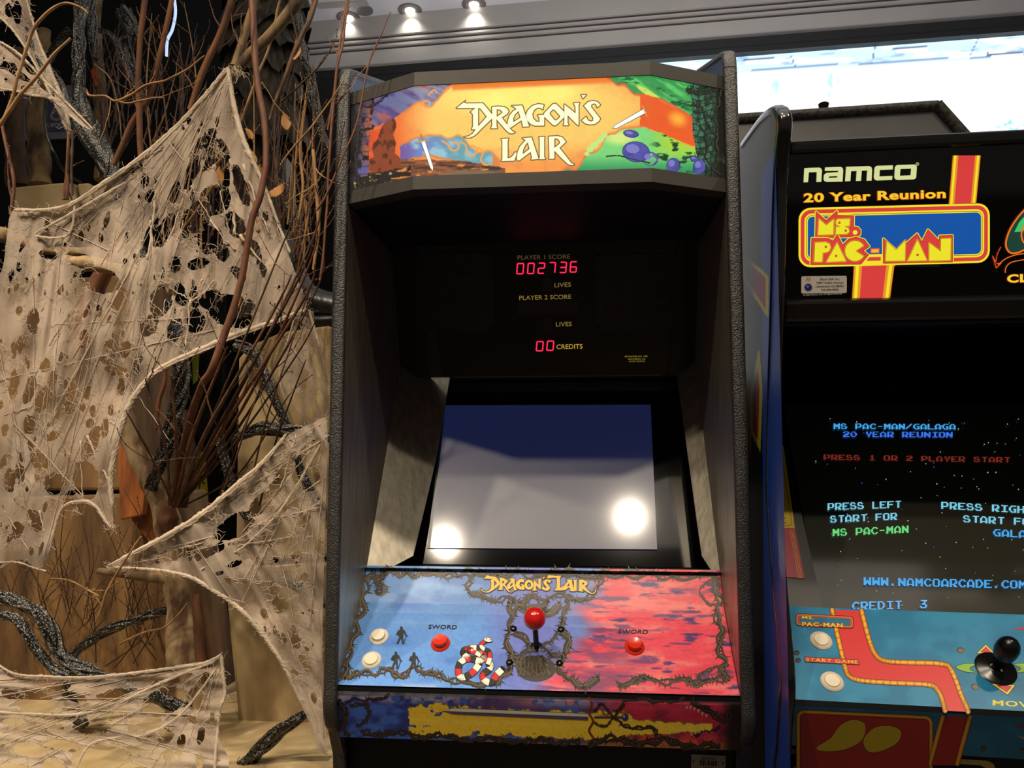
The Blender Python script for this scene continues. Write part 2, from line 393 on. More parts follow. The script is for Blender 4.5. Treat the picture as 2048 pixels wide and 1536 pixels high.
# ================================================================== DARK CABINET WITH THE ORANGE MARQUEE
M['lam'] = mat('black_laminate', (13, 13, 13), .3, .15, 60, spec=.9, stretch=(1, 1, .12))
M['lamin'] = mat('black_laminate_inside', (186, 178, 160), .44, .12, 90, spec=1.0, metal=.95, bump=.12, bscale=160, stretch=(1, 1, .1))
M['molding'] = mat('grained_edge_strip', (48, 47, 44), .36, .2, 40, spec=.8, bump=.9, bscale=420)
M['bluewood'] = mat('blue_washed_board', (74, 104, 158), .6, .25, 40, c2=(96, 120, 160))
M['bezelmetal'] = mat('dark_metal_frame', (70, 67, 62), .5, .05, 40, spec=.4)
M['gloss'] = mat('black_acrylic', (5, 5, 6), .06, 0, 10, spec=.7)
M['satin'] = mat('black_satin', (9, 9, 9), .4, .1, 40)
R1 = thing('arcade_cabinet', (0, 1.62, 0), 'tall black arcade cabinet with orange dragon marquee, red ball joystick and grey lit monitor', 'arcade cabinet')
top = [(1.30, 1.78), (1.301, 1.822), (1.306, 1.84), (1.318, 1.851), (1.335, 1.858)]
side = [(1.368, 0), (1.36, .62), (1.302, .72), (1.30, .80)] + top + [(1.60, 1.965), (1.95, 1.97), (1.95, 0)]
for s in (-1, 1):
    m = MB(); m.extx(side, s*.3315, s*.3505); sp = m.build('side_panel', M['lam'], R1)
    e = cr([(1.37, .02), (1.362, .60), (1.303, .72), (1.30, .82), (1.30, 1.3), (1.30, 1.76), (1.3015, 1.82), (1.307, 1.841), (1.32, 1.853), (1.40, 1.885), (1.60, 1.967)], 6)
    T = np.gradient(e, axis=0); T /= np.linalg.norm(T, axis=1)[:, None]; nn = np.stack([-T[:, 1], T[:, 0]], 1)
    if nn[10, 0] > 0: nn = -nn
    cs = [(-.0115, .002), (-.0115, -.004), (-.0095, -.0068), (-.005, -.008), (.005, -.008), (.0095, -.0068), (.0115, -.004), (.0115, .002)]
    V = []; F = []
    for (y, z), (a, b) in zip(e, nn):
        for u, d in cs: V.append((s*.341+u, y-a*d, z-b*d))
    k = len(cs)
    for i in range(len(e)-1): F += [(i*k+j, i*k+(j+1) % k, (i+1)*k+(j+1) % k, (i+1)*k+j) for j in range(k)]
    m = MB(); m.add(V, F); m.build('edge_strip', M['molding'], sp, 50)
    m = MB(); m.face(*[(s*.3312, y, z) for y, z in ((1.312, 1.80), (1.312, 1.84), (1.32, 1.85), (1.60, 1.962), (1.93, 1.965), (1.93, 1.80))]); m.build('inner_face', M['bluewood'], sp)
    m = MB(); m.face(*[(s*.3311, y, z) for y, z in ((1.304, .70), (1.304, 1.60), (1.62, 1.60), (1.77, 1.335), (1.60, .93), (1.45, .68))]); m.build('lining', M['lamin'], sp)
m = MB(); m.box((-.33, 1.93, .05), (.33, 1.948, 1.95)); m.build('back_board', M['black'], R1)
m = MB(); m.box((-.33, 1.376, .06), (.33, 1.39, .70)); m.build('front_board', M['satin'], R1)
# marquee box
plan = [(-.3305, 1.312), (-.2, 1.25), (.2, 1.25), (.3305, 1.312)]
def strip(z0, z1, out, inn):
    a = [(x, y-out) for x, y in plan]; b = [(x, y+inn) for x, y in plan][::-1]; return a+b
mq = MB()
for i in range(3):
    q = [plan[i], plan[i+1]]
    for z0, z1 in ((1.603, 1.6265), (1.787, 1.811)):
        mq.extz([(q[0][0], q[0][1]-.004), (q[1][0], q[1][1]-.004), (q[1][0], q[1][1]+.03), (q[0][0], q[0][1]+.03)], z0, z1)
mqo = mq.build('marquee_frame', M['bezelmetal'], R1)
m = MB(); m.hexa([(x, y+.03, 1.611) for x, y in plan]+[(.3305, 1.66, 1.611), (-.3305, 1.66, 1.611)], [(x, y+.03, 1.803) for x, y in plan]+[(.3305, 1.66, 1.803), (-.3305, 1.66, 1.803)])
m.build('marquee_box', M['black'], R1)
m = MB(); m.lathe((-.025, 1.27, 1.811), (0, 0, 1), [(.007, 0), (.007, .002), (.003, .004)], 12); m.build('screw', M['bezelmetal'], mqo, 40)

def marquee_paint(x, y):
    N = len(x); n1 = fbm(x, y, 26, 22, 1); n2 = fbm(x, y, 9, 9, 2); n3 = fbm(x, y, 60, 30, 3)
    wx_, wy_ = x+22*(n1-.5), y+18*(fbm(x, y, 24, 24, 8)-.5)
    c = np.tile(np.array([252., 206, 104]), (N, 1))
    c = mixc(c, (255, 238, 120), sm(1.1, .2, blob(x, y, 1030, 195, 190, 50))); c = mixc(c, (255, 245, 128), sm(1.0, .2, blob(x, y, 990, 200, 40, 22))); c = mixc(c, (255, 240, 120), sm(1., .2, blob(x, y, 1110, 185, 60, 26)))
    c = mixc(c, (248, 152, 70), sm(.75, 1.35, blob(x, y, 1030, 225, 250, 82))*.9)
    c = mixc(c, (240, 128, 52), sm(13, 4, y-np.interp(x, [700, 820, 1290, 1448], [195, 176, 154, 165]))*(x > 905)*(x < 1250))
    c = mixc(c, (246, 128, 60), sm(880, 800, wx_)*.8); c = mixc(c, (236, 96, 40), sm(822, 770, x)); c = mixc(c, (214, 70, 34), sm(770, 740, wx_)*.7)
    c = mixc(c, (236, 140, 80), sm(.6, .75, n1)*sm(265, 330, y)*.6)
    # dusk sky, upper left
    skyline = np.interp(x, [735, 800, 825, 850, 880, 905], [262, 228, 210, 204, 192, 168])
    d = skyline - y + 16*(n1-.5) + 7*np.sin(x/9)*sm(815, 850, x)
    sky = mixc(np.tile(np.array([104., 108, 148]), (N, 1)), (150, 150, 168), sm(780, 870, x)); sky = mixc(sky, (84, 72, 128), sm(.4, .7, fbm(x+y*1.4, y-x*.5, 60, 14, 12))); sky = mixc(sky, (190, 92, 74), sm(.6, .75, fbm(x+y, y-.5*x, 50, 9, 14))*.8)
    c = mixc(c, (232, 120, 64), sm(-9, -2, d)*(x < 905)*.8); c = np.where(((d > 0) & (x < 905))[:, None], sky, c)
    # blue smoke over the plain, lower left
    up = np.interp(x, [800, 840, 880, 905, 935, 960, 1000], [292, 276, 272, 282, 284, 300, 330]); lo = np.interp(x, [800, 860, 900, 1000], [322, 308, 318, 336])
    sw = np.minimum(y-up+11*np.sin(x/11)*sm(880, 920, x)+8*(n1-.5), lo-y+4*(n2-.5))
    smoke = mixc(np.tile(np.array([110., 138, 196]), (N, 1)), (104, 164, 172), sm(840, 930, x)); smoke = mixc(smoke, (120, 90, 156), sm(850, 800, x)); smoke = mixc(smoke, (150, 196, 210), sm(.5, .75, n1))
    c = mixc(c, (214, 120, 64), sm(-7, -1, sw)*(x > 800)*(x < 1000)*.7); c = np.where(((sw > 0) & (x > 800) & (x < 985))[:, None], smoke, c)
    # ploughed brown plain
    g = np.maximum(lo-2, np.interp(x, [700, 800, 960, 1060], [330, 318, 322, 352])) - y + 5*(n2-.5)
    gr = mixc(np.tile(np.array([122., 72, 48]), (N, 1)), (164, 92, 56), sm(.45, .65, fbm(x, y, 40, 4, 21))); gr = mixc(gr, (66, 44, 36), sm(.58, .66, fbm(x, y, 34, 3.5, 22))); gr = mixc(gr, (232, 150, 60), sm(.70, .76, fbm(x, y, 22, 4, 23)))
    gr = mixc(gr, (112, 108, 84), sm(335, 350, y)*sm(860, 930, x)*sm(1030, 980, x))
    c = np.where(((g < 0) & (x < 1010) & (x > 715))[:, None], gr, c)
    # heap of brown boulders
    hp = np.minimum.reduce([blob(x, y, 783, 254, 9, 17, 12), blob(x, y, 772, 270, 14, 26, 14), blob(x, y, 768, 300, 22, 30), blob(x, y, 783, 288, 8, 18), blob(x, y, 772, 325, 32, 20), blob(x, y, 752, 330, 14, 16)])
    hs = mixc(np.tile(np.array([142., 66, 38]), (N, 1)), (92, 42, 26), sm(.52, .62, fbm(x, y, 11, 13, 44))); c = np.where((hp < 1+.25*(n2-.5))[:, None], hs, c)
    # brick tower at the left end, roots below
    tw = np.interp(y, [190, 240, 300, 400], [752, 742, 738, 735]) - x + 6*(n2-.5)
    tr = mixc(np.tile(np.array([74., 62, 84]), (N, 1)), (176, 92, 66), sm(22, 4, tw)*sm(.4, .6, n2)); tr = mixc(tr, (96, 92, 150), sm(300, 350, y)*sm(.35, .6, n1)); tr = mixc(tr, (30, 26, 28), np.maximum(((y+x*.12) % 15 < 1.6).astype(float)*.8, sm(.56, .64, fbm(x, y, 8, 15, 51))))
    tr = mixc(tr, (26, 22, 22), sm(718, 704, x)*.85); c = np.where((tw > 0)[:, None], tr, c)
    rt = np.interp(x, [700, 730, 790, 830], [372, 350, 338, 330]) - y + 8*(n2-.5)
    rc = mixc(np.tile(np.array([34., 28, 24]), (N, 1)), (170, 150, 96), sm(.68, .74, fbm(x, y, 10, 6, 61))); rc = mixc(rc, (226, 140, 50), sm(.62, .7, fbm(x+y, y, 26, 6, 63))*sm(740, 790, x)); c = np.where(((rt < 0) & (x < 822))[:, None], rc, c)
    # green sky and hill, right
    gl = np.interp(x, [1205, 1235, 1255, 1270, 1300, 1345, 1392, 1400], [150, 164, 172, 186, 190, 208, 238, 250]); d = gl - y + 8*(n1-.5) + 3*np.sin(x/5)*sm(1275, 1255, x)
    gs = mixc(np.tile(np.array([54., 150, 78]), (N, 1)), (96, 200, 104), sm(.45, .7, fbm(x+y*.8, y-.6*x, 50, 10, 71))); gs = mixc(gs, (206, 226, 96), sm(.5, .8, sm(1.3, .3, blob(x, y, 1300, 188, 46, 8, 32)))); gs = mixc(gs, (24, 88, 48), sm(.62, .7, fbm(x, y, 30, 6, 73)))
    c = mixc(c, (196, 78, 40), sm(-7, -1, d)*(x > 1215)*.8)
    hl = np.interp(x, [1100, 1150, 1176, 1196, 1215, 1240, 1290, 1392, 1450], [356, 336, 314, 300, 278, 258, 254, 296, 300]) - y + 9*(n1-.5) + 5*np.sin(x/6.5)*sm(1250, 1215, x)
    hl_c = mixc(np.tile(np.array([124., 214, 120]), (N, 1)), (214, 236, 130), sm(1.2, .3, blob(x, y, 1240, 275, 40, 18))); hl_c = mixc(hl_c, (52, 150, 92), sm(305, 345, y)); hl_c = mixc(hl_c, (176, 214, 52), sm(1290, 1350, x)*sm(330, 290, y)*.9); hl_c = mixc(hl_c, (16, 60, 36), sm(.6, .68, fbm(x, y, 18, 10, 76))*sm(1290, 1330, x))
    c = mixc(c, (226, 106, 58), sm(-9, -1, -hl)*0 + sm(10, 1, hl)*(hl > 0)*(x > 1090)*(x < 1300)*.7)
    bd = np.minimum.reduce([y-np.interp(x, [1285, 1392], [184, 236]), np.interp(x, [1285, 1385], [252, 292])-y, 1394-x, x-1280])
    bc = mixc(np.tile(np.array([236., 92, 34]), (N, 1)), (255, 176, 56), sm(1.1, .1, blob(x, y, 1355, 238, 26, 20, 26))); c = np.where((bd > 0)[:, None], bc, c)
    c = np.where(((d > 0) & (x > 1205))[:, None], gs, c); c = np.where(((hl < 0) & (x > 1095))[:, None], hl_c, c)
    st = x - np.interp(y, [150, 230, 300, 380], [1378, 1384, 1392, 1400]) + 10*(n1-.5)
    cell = np.abs(((x+3*np.sin(y/7)) % 13)-6.5); row = np.abs(((y+4*np.sin(x/9)) % 12)-6)
    sc_ = mixc(np.tile(np.array([62., 112, 84]), (N, 1)), (24, 58, 40), sm(.4, .65, n2)); sc_ = mixc(sc_, (14, 22, 16), np.maximum((cell < 1).astype(float), (row < 1).astype(float))*.9); sc_ = mixc(sc_, (14, 14, 12), sm(1418, 1442, x)*.92)
    sc_ = mixc(sc_, (130, 190, 50), sm(.62, .72, n1)*sm(300, 360, y)*.8); c = np.where((st > 0)[:, None], sc_, c)
    return mixc(c, (60, 40, 20), .03*sm(.5, .8, n2))
ms = Surf([(x, y-.0005, 1.624) for x, y in plan], (0, 0, 1))
MPR = print_mat('backlit_print', .22, .5, emis=1.0)
painted('marquee_picture', ms, 0, .1655, .00125, marquee_paint, MPR, R1)
a = Art(ms); Ly, Lb = (255, 252, 208), (122, 92, 48); k = .078125
def letter(art, pts, holes, fill, line, w, l0=3):
    art.stroke(pts, w, line, l0, closed=True)
    for h in holes: art.stroke(h, w, line, l0, closed=True)
    art.poly(pts, fill, l0+1, holes)
Z1 = lambda p: zp(p, 900, 180, k)
Z2 = lambda p: zp(p, 1050, 180, k)
Z3 = lambda p: zp(p, 990, 260, k)
for Zf, pts, holes in (
 (Z1, [(170,472),(355,318),(415,352),(840,345),(885,390),(1085,640),(1085,730),(820,985),(700,1110),(610,1185),(500,1228),(420,1222),(362,1210),(480,1190),(590,1120),(660,1015),(560,1015),(590,930),(590,640),(570,600),(530,572),(655,465),(560,470)], [[(722,470),(780,482),(945,690),(722,940)]]),
 (Z1, [(1080,440),(1250,428),(1400,445),(1470,490),(1505,550),(1460,625),(1325,708),(1465,895),(1535,990),(1600,1060),(1665,1092),(1600,1118),(1530,1115),(1440,1040),(1192,755),(1192,930),(1212,985),(1048,985),(1080,930)], [[(1197,500),(1285,512),(1350,572),(1300,625),(1197,695)]]),
 (Z1, [(1580,415),(1848,400),(1935,660),(2025,938),(1868,950),(1850,850),(1830,780),(1540,980),(1470,905),(1482,800),(1530,655),(1620,545),(1705,500),(1650,445)], [[(1755,540),(1805,715),(1620,830),(1620,740),(1660,640)]]),
 (Z2, [(480,385),(340,365),(190,412),(70,530),(25,650),(55,780),(150,880),(260,920),(492,918),(492,640),(325,652),(372,720),(372,828),(290,815),(205,730),(188,620),(240,510),(330,458),(410,468),(455,505)], []),
 (Z2, [(760,355),(800,365),(1005,570),(1005,700),(830,880),(770,915),(720,905),(492,690),(492,600),(710,370)], [[(715,500),(760,520),(900,670),(890,710),(800,790),(750,770),(630,620),(640,580)]]),
 (Z2, [(1010,375),(1295,605),(1292,440),(1250,345),(1395,332),(1372,400),(1372,915),(1330,890),(1090,650),(1090,850),(1120,908),(985,910),(1005,850)], []),
 (Z2, [(1440,135),(1565,130),(1485,225)], []),
 (Z2, [(1925,390),(1860,315),(1750,285),(1620,310),(1510,410),(1750,715),(1745,790),(1690,815),(1620,790),(1580,735),(1570,690),(1455,785),(1540,860),(1650,890),(1780,880),(1880,815),(1925,740),(1690,440),(1700,375),(1770,348),(1830,382),(1845,450)], []),
 (Z3, [(165,235),(345,225),(325,290),(325,735),(400,715),(470,650),(510,580),(550,578),(545,640),(500,790),(165,805),(190,740),(190,290)], []),
 (Z3, [(700,215),(935,195),(1030,480),(1115,745),(930,767),(945,700),(915,565),(630,780),(570,785),(560,700),(580,570),(640,430),(740,315),(790,267)], [[(840,320),(885,490),(710,625),(720,520),(770,400)]]),
 (Z3, [(1130,187),(1270,180),(1260,240),(1260,690),(1290,750),(1130,755),(1145,690),(1145,240)], []),
 (Z3, [(1375,175),(1600,162),(1720,190),(1815,310),(1650,465),(1830,690),(1950,850),(2030,890),(1960,912),(1870,880),(1700,725),(1520,535),(1520,740),(1385,745),(1395,690)], [[(1520,222),(1600,228),(1665,300),(1660,350),(1520,465)]])):
    letter(a, Zf(pts), [Zf(h) for h in holes], Ly, Lb, 4.2)
for q in ([(900+170*k,180+470*k),(907.5,219.5),(912,217)], [(928,203),(932.5,198),(931,206)]): a.poly(q, Lb, 3)
# two plain swords
def sword(art, tip, hilt, w, l):
    t, h = np.array(tip, float), np.array(hilt, float); d = (t-h)/np.hypot(*(t-h)); n = np.array([-d[1], d[0]])
    for gw, col, ll in ((w+2.4, (70, 50, 40), l), (w, (250, 252, 248), l+1)): art.poly([h+n*gw/2, h-n*gw/2, t-d*7-n*gw*.36, t+d*(gw-w), t-d*7+n*gw*.36], col, ll)
    art.stroke([h-n*11+d*2, h+n*11], 3.2, (206, 150, 50), l+1); art.stroke([h, h-d*13], 3.2, (180, 120, 50), l+1)
sword(a, (866, 342), (846, 282), 8, 3); sword(a, (1226, 257), (1290, 222), 9, 3)
for pts, w, sd in (([(1446, 172), (1420, 182), (1398, 186), (1372, 178)], 7, 1), ([(1444, 178), (1430, 230), (1434, 300), (1420, 372)], 7, 2), ([(1384, 208), (1404, 220), (1420, 260), (1436, 270)], 5, 3), ([(1400, 252), (1414, 286), (1412, 320), (1440, 350)], 4.5, 4), ([(1212, 313), (1240, 312), (1262, 318), (1300, 326)], 2.2, 5), ([(712, 206), (740, 214), (758, 204), (775, 190)], 4, 6), ([(708, 190), (716, 260), (712, 330), (720, 380)], 6, 7), ([(712, 262), (740, 258), (748, 252)], 4, 8)):
    thorn_vine(a, pts, w, 3, sd, (20, 16, 14), (34, 30, 26), (70, 74, 60), .8, .6, 2)
for cx, cy, rx, ry, ll in ((1272, 304, 27, 20, 3), (1300, 318, 15, 13, 4), (1262, 268, 15, 7, 4), (1346, 331, 13, 14, 3), (1398, 334, 12, 15, 3), (1388, 318, 8, 5, 4)):
    a.disc(cx, cy, rx+1, ry+1, (40, 36, 90), ll, 8); a.disc(cx, cy, rx, ry, (100, 98, 178), ll, 8); a.disc(cx-rx*.25, cy-ry*.3, rx*.5, ry*.45, (122, 122, 198), ll+1, 8)
for cx, cy, r_ in ((1180, 299, 7), (1188, 291, 8), (1174, 308, 5), (1202, 279, 6), (1209, 271, 6), (1196, 284, 5)):
    a.disc(cx, cy, r_, r_*.85, (196, 232, 130), 2)
for q, w in (([(884, 282), (896, 290), (902, 300), (912, 301), (918, 294), (912, 286), (904, 288)], 3.4), ([(922, 284), (932, 292), (934, 306), (944, 312), (954, 304), (950, 294), (940, 292)], 3.4), ([(956, 296), (966, 304), (962, 320), (970, 330), (982, 328)], 3.2), ([(842, 212), (850, 202), (860, 206), (856, 214)], 3), ([(858, 190), (868, 180), (874, 186)], 3)):
    a.stroke(cr(q, 5), w, (240, 164, 84), 2)
for cx, cy in ((912, 293), (945, 302), (861, 210)): a.disc(cx, cy, 4.6, 3.6, (112, 164, 210), 2)
a.build('marquee_lettering', MPR, R1)

# score panel with speakers, hung back under the marquee
spl = [(1.73, 1.335), (1.62, 1.611)]
m = MB(); m.hexa([(-.33, y, z) for y, z in spl+[(1.64, 1.615), (1.75, 1.335)]], [(.33, y, z) for y, z in spl+[(1.64, 1.615), (1.75, 1.335)]]); scp = m.build('score_panel', M['gloss'], R1)
ss = Surf([(0, y, z) for y, z in spl], (1, 0, 0))
def seg7(art, x0, y0, x1, y1, ch, col, sl=1.6, l=2):
    on = {'0': 'abcdef', '2': 'abged', '7': 'abc', '3': 'abgcd', '6': 'afgedc'}[ch]; h = y1-y0; w = x1-x0; t = 2.9
    P = lambda u, v: (x0+u*w+sl*(1-v), y0+v*h)
    E_ = {'a': (P(.1, 0), P(.9, 0)), 'b': (P(1, .06), P(1, .45)), 'c': (P(1, .55), P(1, .94)), 'd': (P(.1, 1), P(.9, 1)), 'e': (P(0, .55), P(0, .94)), 'f': (P(0, .06), P(0, .45)), 'g': (P(.12, .5), P(.88, .5))}
    for s in on: art.stroke(E_[s], t, col, l); art.stroke(E_[s], t*.4, (255, 70, 110), l+1)
LED = print_mat('led_glow', .4, .3, emis=1.0); DIM = print_mat('display_plastic', .35, .5)
def display(x0, y0, x1, y1, dy, digits, boxes):
    g = Art(ss); g.poly([(x0, y0), (x1, y0+dy), (x1, y1+dy), (x0, y1)], (44, 42, 42), 1); ob = g.build('score_display', DIM, scp)
    if digits:
        g = Art(ss)
        for ch, (u0, v0, u1, v1) in zip(digits, boxes): seg7(g, u0, v0, u1, v1, ch, (255, 18, 70))
        g.build('lit_digits', LED, scp)
display(1029, 523, 1157, 552, -4, '002736', [(1033.5, 527, 1046, 547.5), (1055, 526.5, 1067, 547), (1076, 526, 1088, 546.5), (1097.5, 525, 1109.5, 545.5), (1119.5, 524.5, 1131.5, 545), (1140, 523.5, 1152, 544)])
display(1085, 556, 1104, 583, 0, '', []); display(1034, 603, 1157, 630, -2, '', []); display(1087, 634.5, 1106, 662, 0, '', [])
display(1068, 680, 1109, 704, -1, '00', [(1072.5, 683, 1085, 701.5), (1093.5, 682, 1106, 700.5)])
g = Art(ss)
for t, p0, p1, h, c in (('PLAYER 1 SCORE', (1035, 519.5), (1140, 517), 9, (84, 66, 34)), ('LIVES', (1109, 574.5), (1142, 573), 9, (128, 108, 48)), ('PLAYER 2 SCORE', (1038.5, 600), (1142.5, 597.5), 9, (138, 116, 52)), ('LIVES', (1112, 653), (1143.5, 651.7), 9, (140, 116, 50)), ('CREDITS', (1113, 698), (1165, 697), 9.5, (188, 158, 62)),
    ('©STARCOM, INC. 1983', (1249, 714.5), (1295, 714), 3.2, (150, 130, 40)), ('SAN DIEGO, CA', (1256, 719.5), (1291, 719), 3, (150, 130, 40)), ('PATENT PENDING', (1258, 724), (1290, 723.5), 2.6, (140, 120, 40))): g.text(t, p0, p1, h, c, 2, offset=.006)
g.build('panel_lettering', print_mat('emissive_legend', .4, .3, emis=.9), scp)  # legend lettering emits its own colours
def perf_mat():
    m_, nt, p, N, K = new_mat('perforated_grille'); co = N('ShaderNodeTexCoord'); mp = N('ShaderNodeVectorMath'); mp.operation = 'SCALE'; mp.inputs['Scale'].default_value = 210
    K(co.outputs['Object'], mp.inputs[0]); sx = N('ShaderNodeSeparateXYZ'); K(mp.outputs[0], sx.inputs[0])
    def mth(op, a_, b_=None):
        n_ = N('ShaderNodeMath'); n_.operation = op
        for i, v in enumerate((a_, b_)):
            if v is None: continue
            if isinstance(v, (int, float)): n_.inputs[i].default_value = v
            else: K(v, n_.inputs[i])
        return n_.outputs[0]
    X, Z = sx.outputs['X'], sx.outputs['Z']; dd = mth('ADD', mth('SINE', mth('MULTIPLY', X, 6.283)), mth('SINE', mth('MULTIPLY', Z, 6.283)))
    r_ = N('ShaderNodeValToRGB'); r_.color_ramp.elements[0].position = .45; r_.color_ramp.elements[1].position = .6; r_.color_ramp.elements[0].color = (.03, .029, .026, 1); r_.color_ramp.elements[1].color = (.003, .003, .003, 1)
    K(mth('ADD', mth('MULTIPLY', dd, .25), .5), r_.inputs[0]); K(r_.outputs[0], p.inputs['Base Color']); p.inputs['Roughness'].default_value = .4; return m_
M['perf'] = perf_mat()
for x0, x1 in ((831, 989), (1190, 1353)):
    C4, nn = ss.hit([x0, x1, x1, x0], [507, 505, 661, 662]); b = [p+q*.0005 for p, q in zip(C4, nn)]; f_ = [p+q*.004 for p, q in zip(C4, nn)]
    m = MB(); m.hexa(b, f_); gr = m.build('speaker_grille', M['perf'], scp, bevel=.001)
    for u in (0, 1):
        for v in (0, 1):
            c = C4[0]*(1-u)*(1-v)+C4[1]*u*(1-v)+C4[2]*u*v+C4[3]*(1-u)*v; c = c+(C4.mean(0)-c)*.07
            m = MB(); m.lathe(c+nn[0]*.004, nn[0], [(.005, 0), (.0045, .0018), (.002, .003)], 12); m.build('screw', M['gloss'], gr, 50)

# monitor: glossy surround, screen, side shrouds, ledge
TA = math.radians(27.6); td = np.array([0, math.sin(TA), math.cos(TA)]); tn = np.array([0, -math.cos(TA), math.sin(TA)]); s0 = np.array([0, 1.592, .966])
def onscr(px, py, lift=0): return at(px, py, tn, tn@(s0+tn*lift))
def scr(x, v, lift=0): return s0+np.array([x, 0, 0])+td*v+tn*lift
m = MB(); m.hexa([scr(-.33, -.035, -.012), scr(.33, -.035, -.012), scr(.33, .415, -.012), scr(-.33, .415, -.012)], [scr(-.33, -.035), scr(.33, -.035), scr(.33, .415), scr(-.33, .415)]); m.build('monitor_surround', M['gloss'], R1)
q = [onscr(861, 1097), onscr(1314, 1100), onscr(1301, 811), onscr(891, 812)]
def lcd():
    m_, nt, p, N, K = new_mat('matt_lcd'); p.inputs['Base Color'].default_value = (.03, .029, .028, 1); p.inputs['Roughness'].default_value = .5; p.inputs['IOR'].default_value = 1.6; p.inputs['Specular IOR Level'].default_value = 1.0
    p.inputs['Coat Weight'].default_value = .42; p.inputs['Coat Roughness'].default_value = .105
    p.inputs['Emission Color'].default_value = L4((18, 26, 62)); p.inputs['Emission Strength'].default_value = .9
    nz = N('ShaderNodeTexNoise'); nz.inputs['Scale'].default_value = 900; co = N('ShaderNodeTexCoord'); K(co.outputs['Object'], nz.inputs['Vector']); bn = N('ShaderNodeBump'); bn.inputs['Strength'].default_value = .05; bn.inputs['Distance'].default_value = .0005; K(nz.outputs['Fac'], bn.inputs['Height']); K(bn.outputs[0], p.inputs['Normal'])
    return m_
m = MB(); m.hexa([p+tn*.0004 for p in q], [p+tn*.0035 for p in q]); mon = m.build('monitor_screen', lcd(), R1)
m = MB(); e0 = [onscr(854.5, 1097), onscr(861, 1097), onscr(891, 812), onscr(887.5, 812)]; m.hexa([p+tn*.0004 for p in e0], [p+tn*.003 for p in e0]); m.build('screen_edge', mat('smoked_edge', (88, 92, 104), .3, .05, 20), mon)
def shroud(s, inner):
    n_ = np.array([-s*.513, -.735, .443]); A0 = np.array([s*.331, 1.466, .938]); A1 = A0+np.array([0, .262, .4347]); Am = A0-np.array([0, .012, .02])
    B = [at(u, v, n_, n_@A0) for u, v in inner]
    m = MB(); m.add([Am, A1]+B, [(0, 1, 2, 3, 4) if s < 0 else (4, 3, 2, 1, 0)]); m.v += [tuple(np.array(p_)+np.array([0, .006, 0])) for p_ in m.v]; m.f += [(5, 6, 7, 8, 9), (4, 3, 8, 9), (3, 2, 7, 8)]
    return m.build('monitor_shroud', M['lamin'], R1)
shroud(-1, [(903, 735), (871, 921), (826, 1112)]); shroud(1, [(1352, 735), (1377, 920), (1404, 1112)])
m = MB(); pb = scr(0, -.035); m.face((-.331, 1.455, .943), (.331, 1.455, .943), (.331, pb[1]+.01, pb[2]-.002), (-.331, pb[1]+.01, pb[2]-.002)); m.build('ledge', M['satin'], R1)

# control panel
prof = cr([(1.467, .945), (1.447, .911), (1.415, .868), (1.362, .819), (1.305, .770)], 3)
m = MB(); back = [(y+.012, z-.012) for y, z in prof][::-1]; m.hexa([(-.3305, y, z) for y, z in list(prof)+back], [(.3305, y, z) for y, z in list(prof)+back]); cpo = m.build('control_panel', M['satin'], R1)
cs_ = Surf([(0, y-.0006, z+.0006) for y, z in prof], (1, 0, 0))
fr = [(1.302, .768), (1.301, .757), (1.322, .681)]
m = MB(); m.hexa([(-.3305, y, z) for y, z in fr+[(1.38, .681), (1.38, .768)]], [(.3305, y, z) for y, z in fr+[(1.38, .664), (1.38, .768)]]); frp = m.build('front_panel', M['satin'], R1)
fs = Surf([(0, y-.001, z) for y, z in [(1.3015, .762), (1.301, .757), (1.322, .681)]], (1, 0, 0))
def panel_paint(x, y):
    N = len(x); n1 = fbm(x, y, 70, 26, 3); n2 = fbm(x, y, 6, 5, 4, 3); n3 = fbm(x, y, 46, 10, 5)
    c = np.tile(np.array([98., 152, 226]), (N, 1)); c = mixc(c, (134, 178, 238), sm(.45, .75, n1)*sm(1280, 1190, y)); c = mixc(c, (64, 112, 196), sm(.55, .8, fbm(x, y, 90, 40, 8))*.6)
    c = mixc(c, (214, 214, 244), sm(1363, 1378, y)*sm(.5, .7, n1)*.6)
    t = sm(-30, 34, x-np.interp(y, [1130, 1180, 1220, 1262, 1300, 1385], [1190, 1205, 1150, 1185, 1130, 1080])+60*(n3-.5))
    r = mixc(np.tile(np.array([246., 74, 96]), (N, 1)), (254, 124, 124), sm(.45, .7, fbm(x, y, 80, 16, 11))); r = mixc(r, (232, 52, 80), sm(.5, .75, fbm(x, y, 60, 22, 12))*.6)
    cl = .8*sm(.60, .74, fbm(x, y, 52, 9, 13)); r = mixc(r, (100, 56, 122), cl*sm(.25, .5, n2+.2)); r = mixc(r, (70, 52, 120), sm(.66, .76, fbm(x, y, 46, 8, 14)))
    pu = np.clip(sm(1090, 1200, x)*sm(1330, 1180, x)*sm(1230, 1290, y), 0, 1); r = mixc(r, (110, 62, 118), pu*.75*sm(.25, .6, fbm(x, y, 40, 10, 15)))
    c = mixc(c, (116, 118, 206), sm(940, 1040, x)*sm(1220, 1100, x)*.75); c = c*(1-t[:, None])+r*t[:, None]
    return c*(.94+.12*n2[:, None])
PRN = print_mat('glossy_print', .34, .35)
pw = .3302
painted('panel_picture', cs_, -pw, pw, .0016, panel_paint, PRN, cpo)
a = Art(cs_, 9)
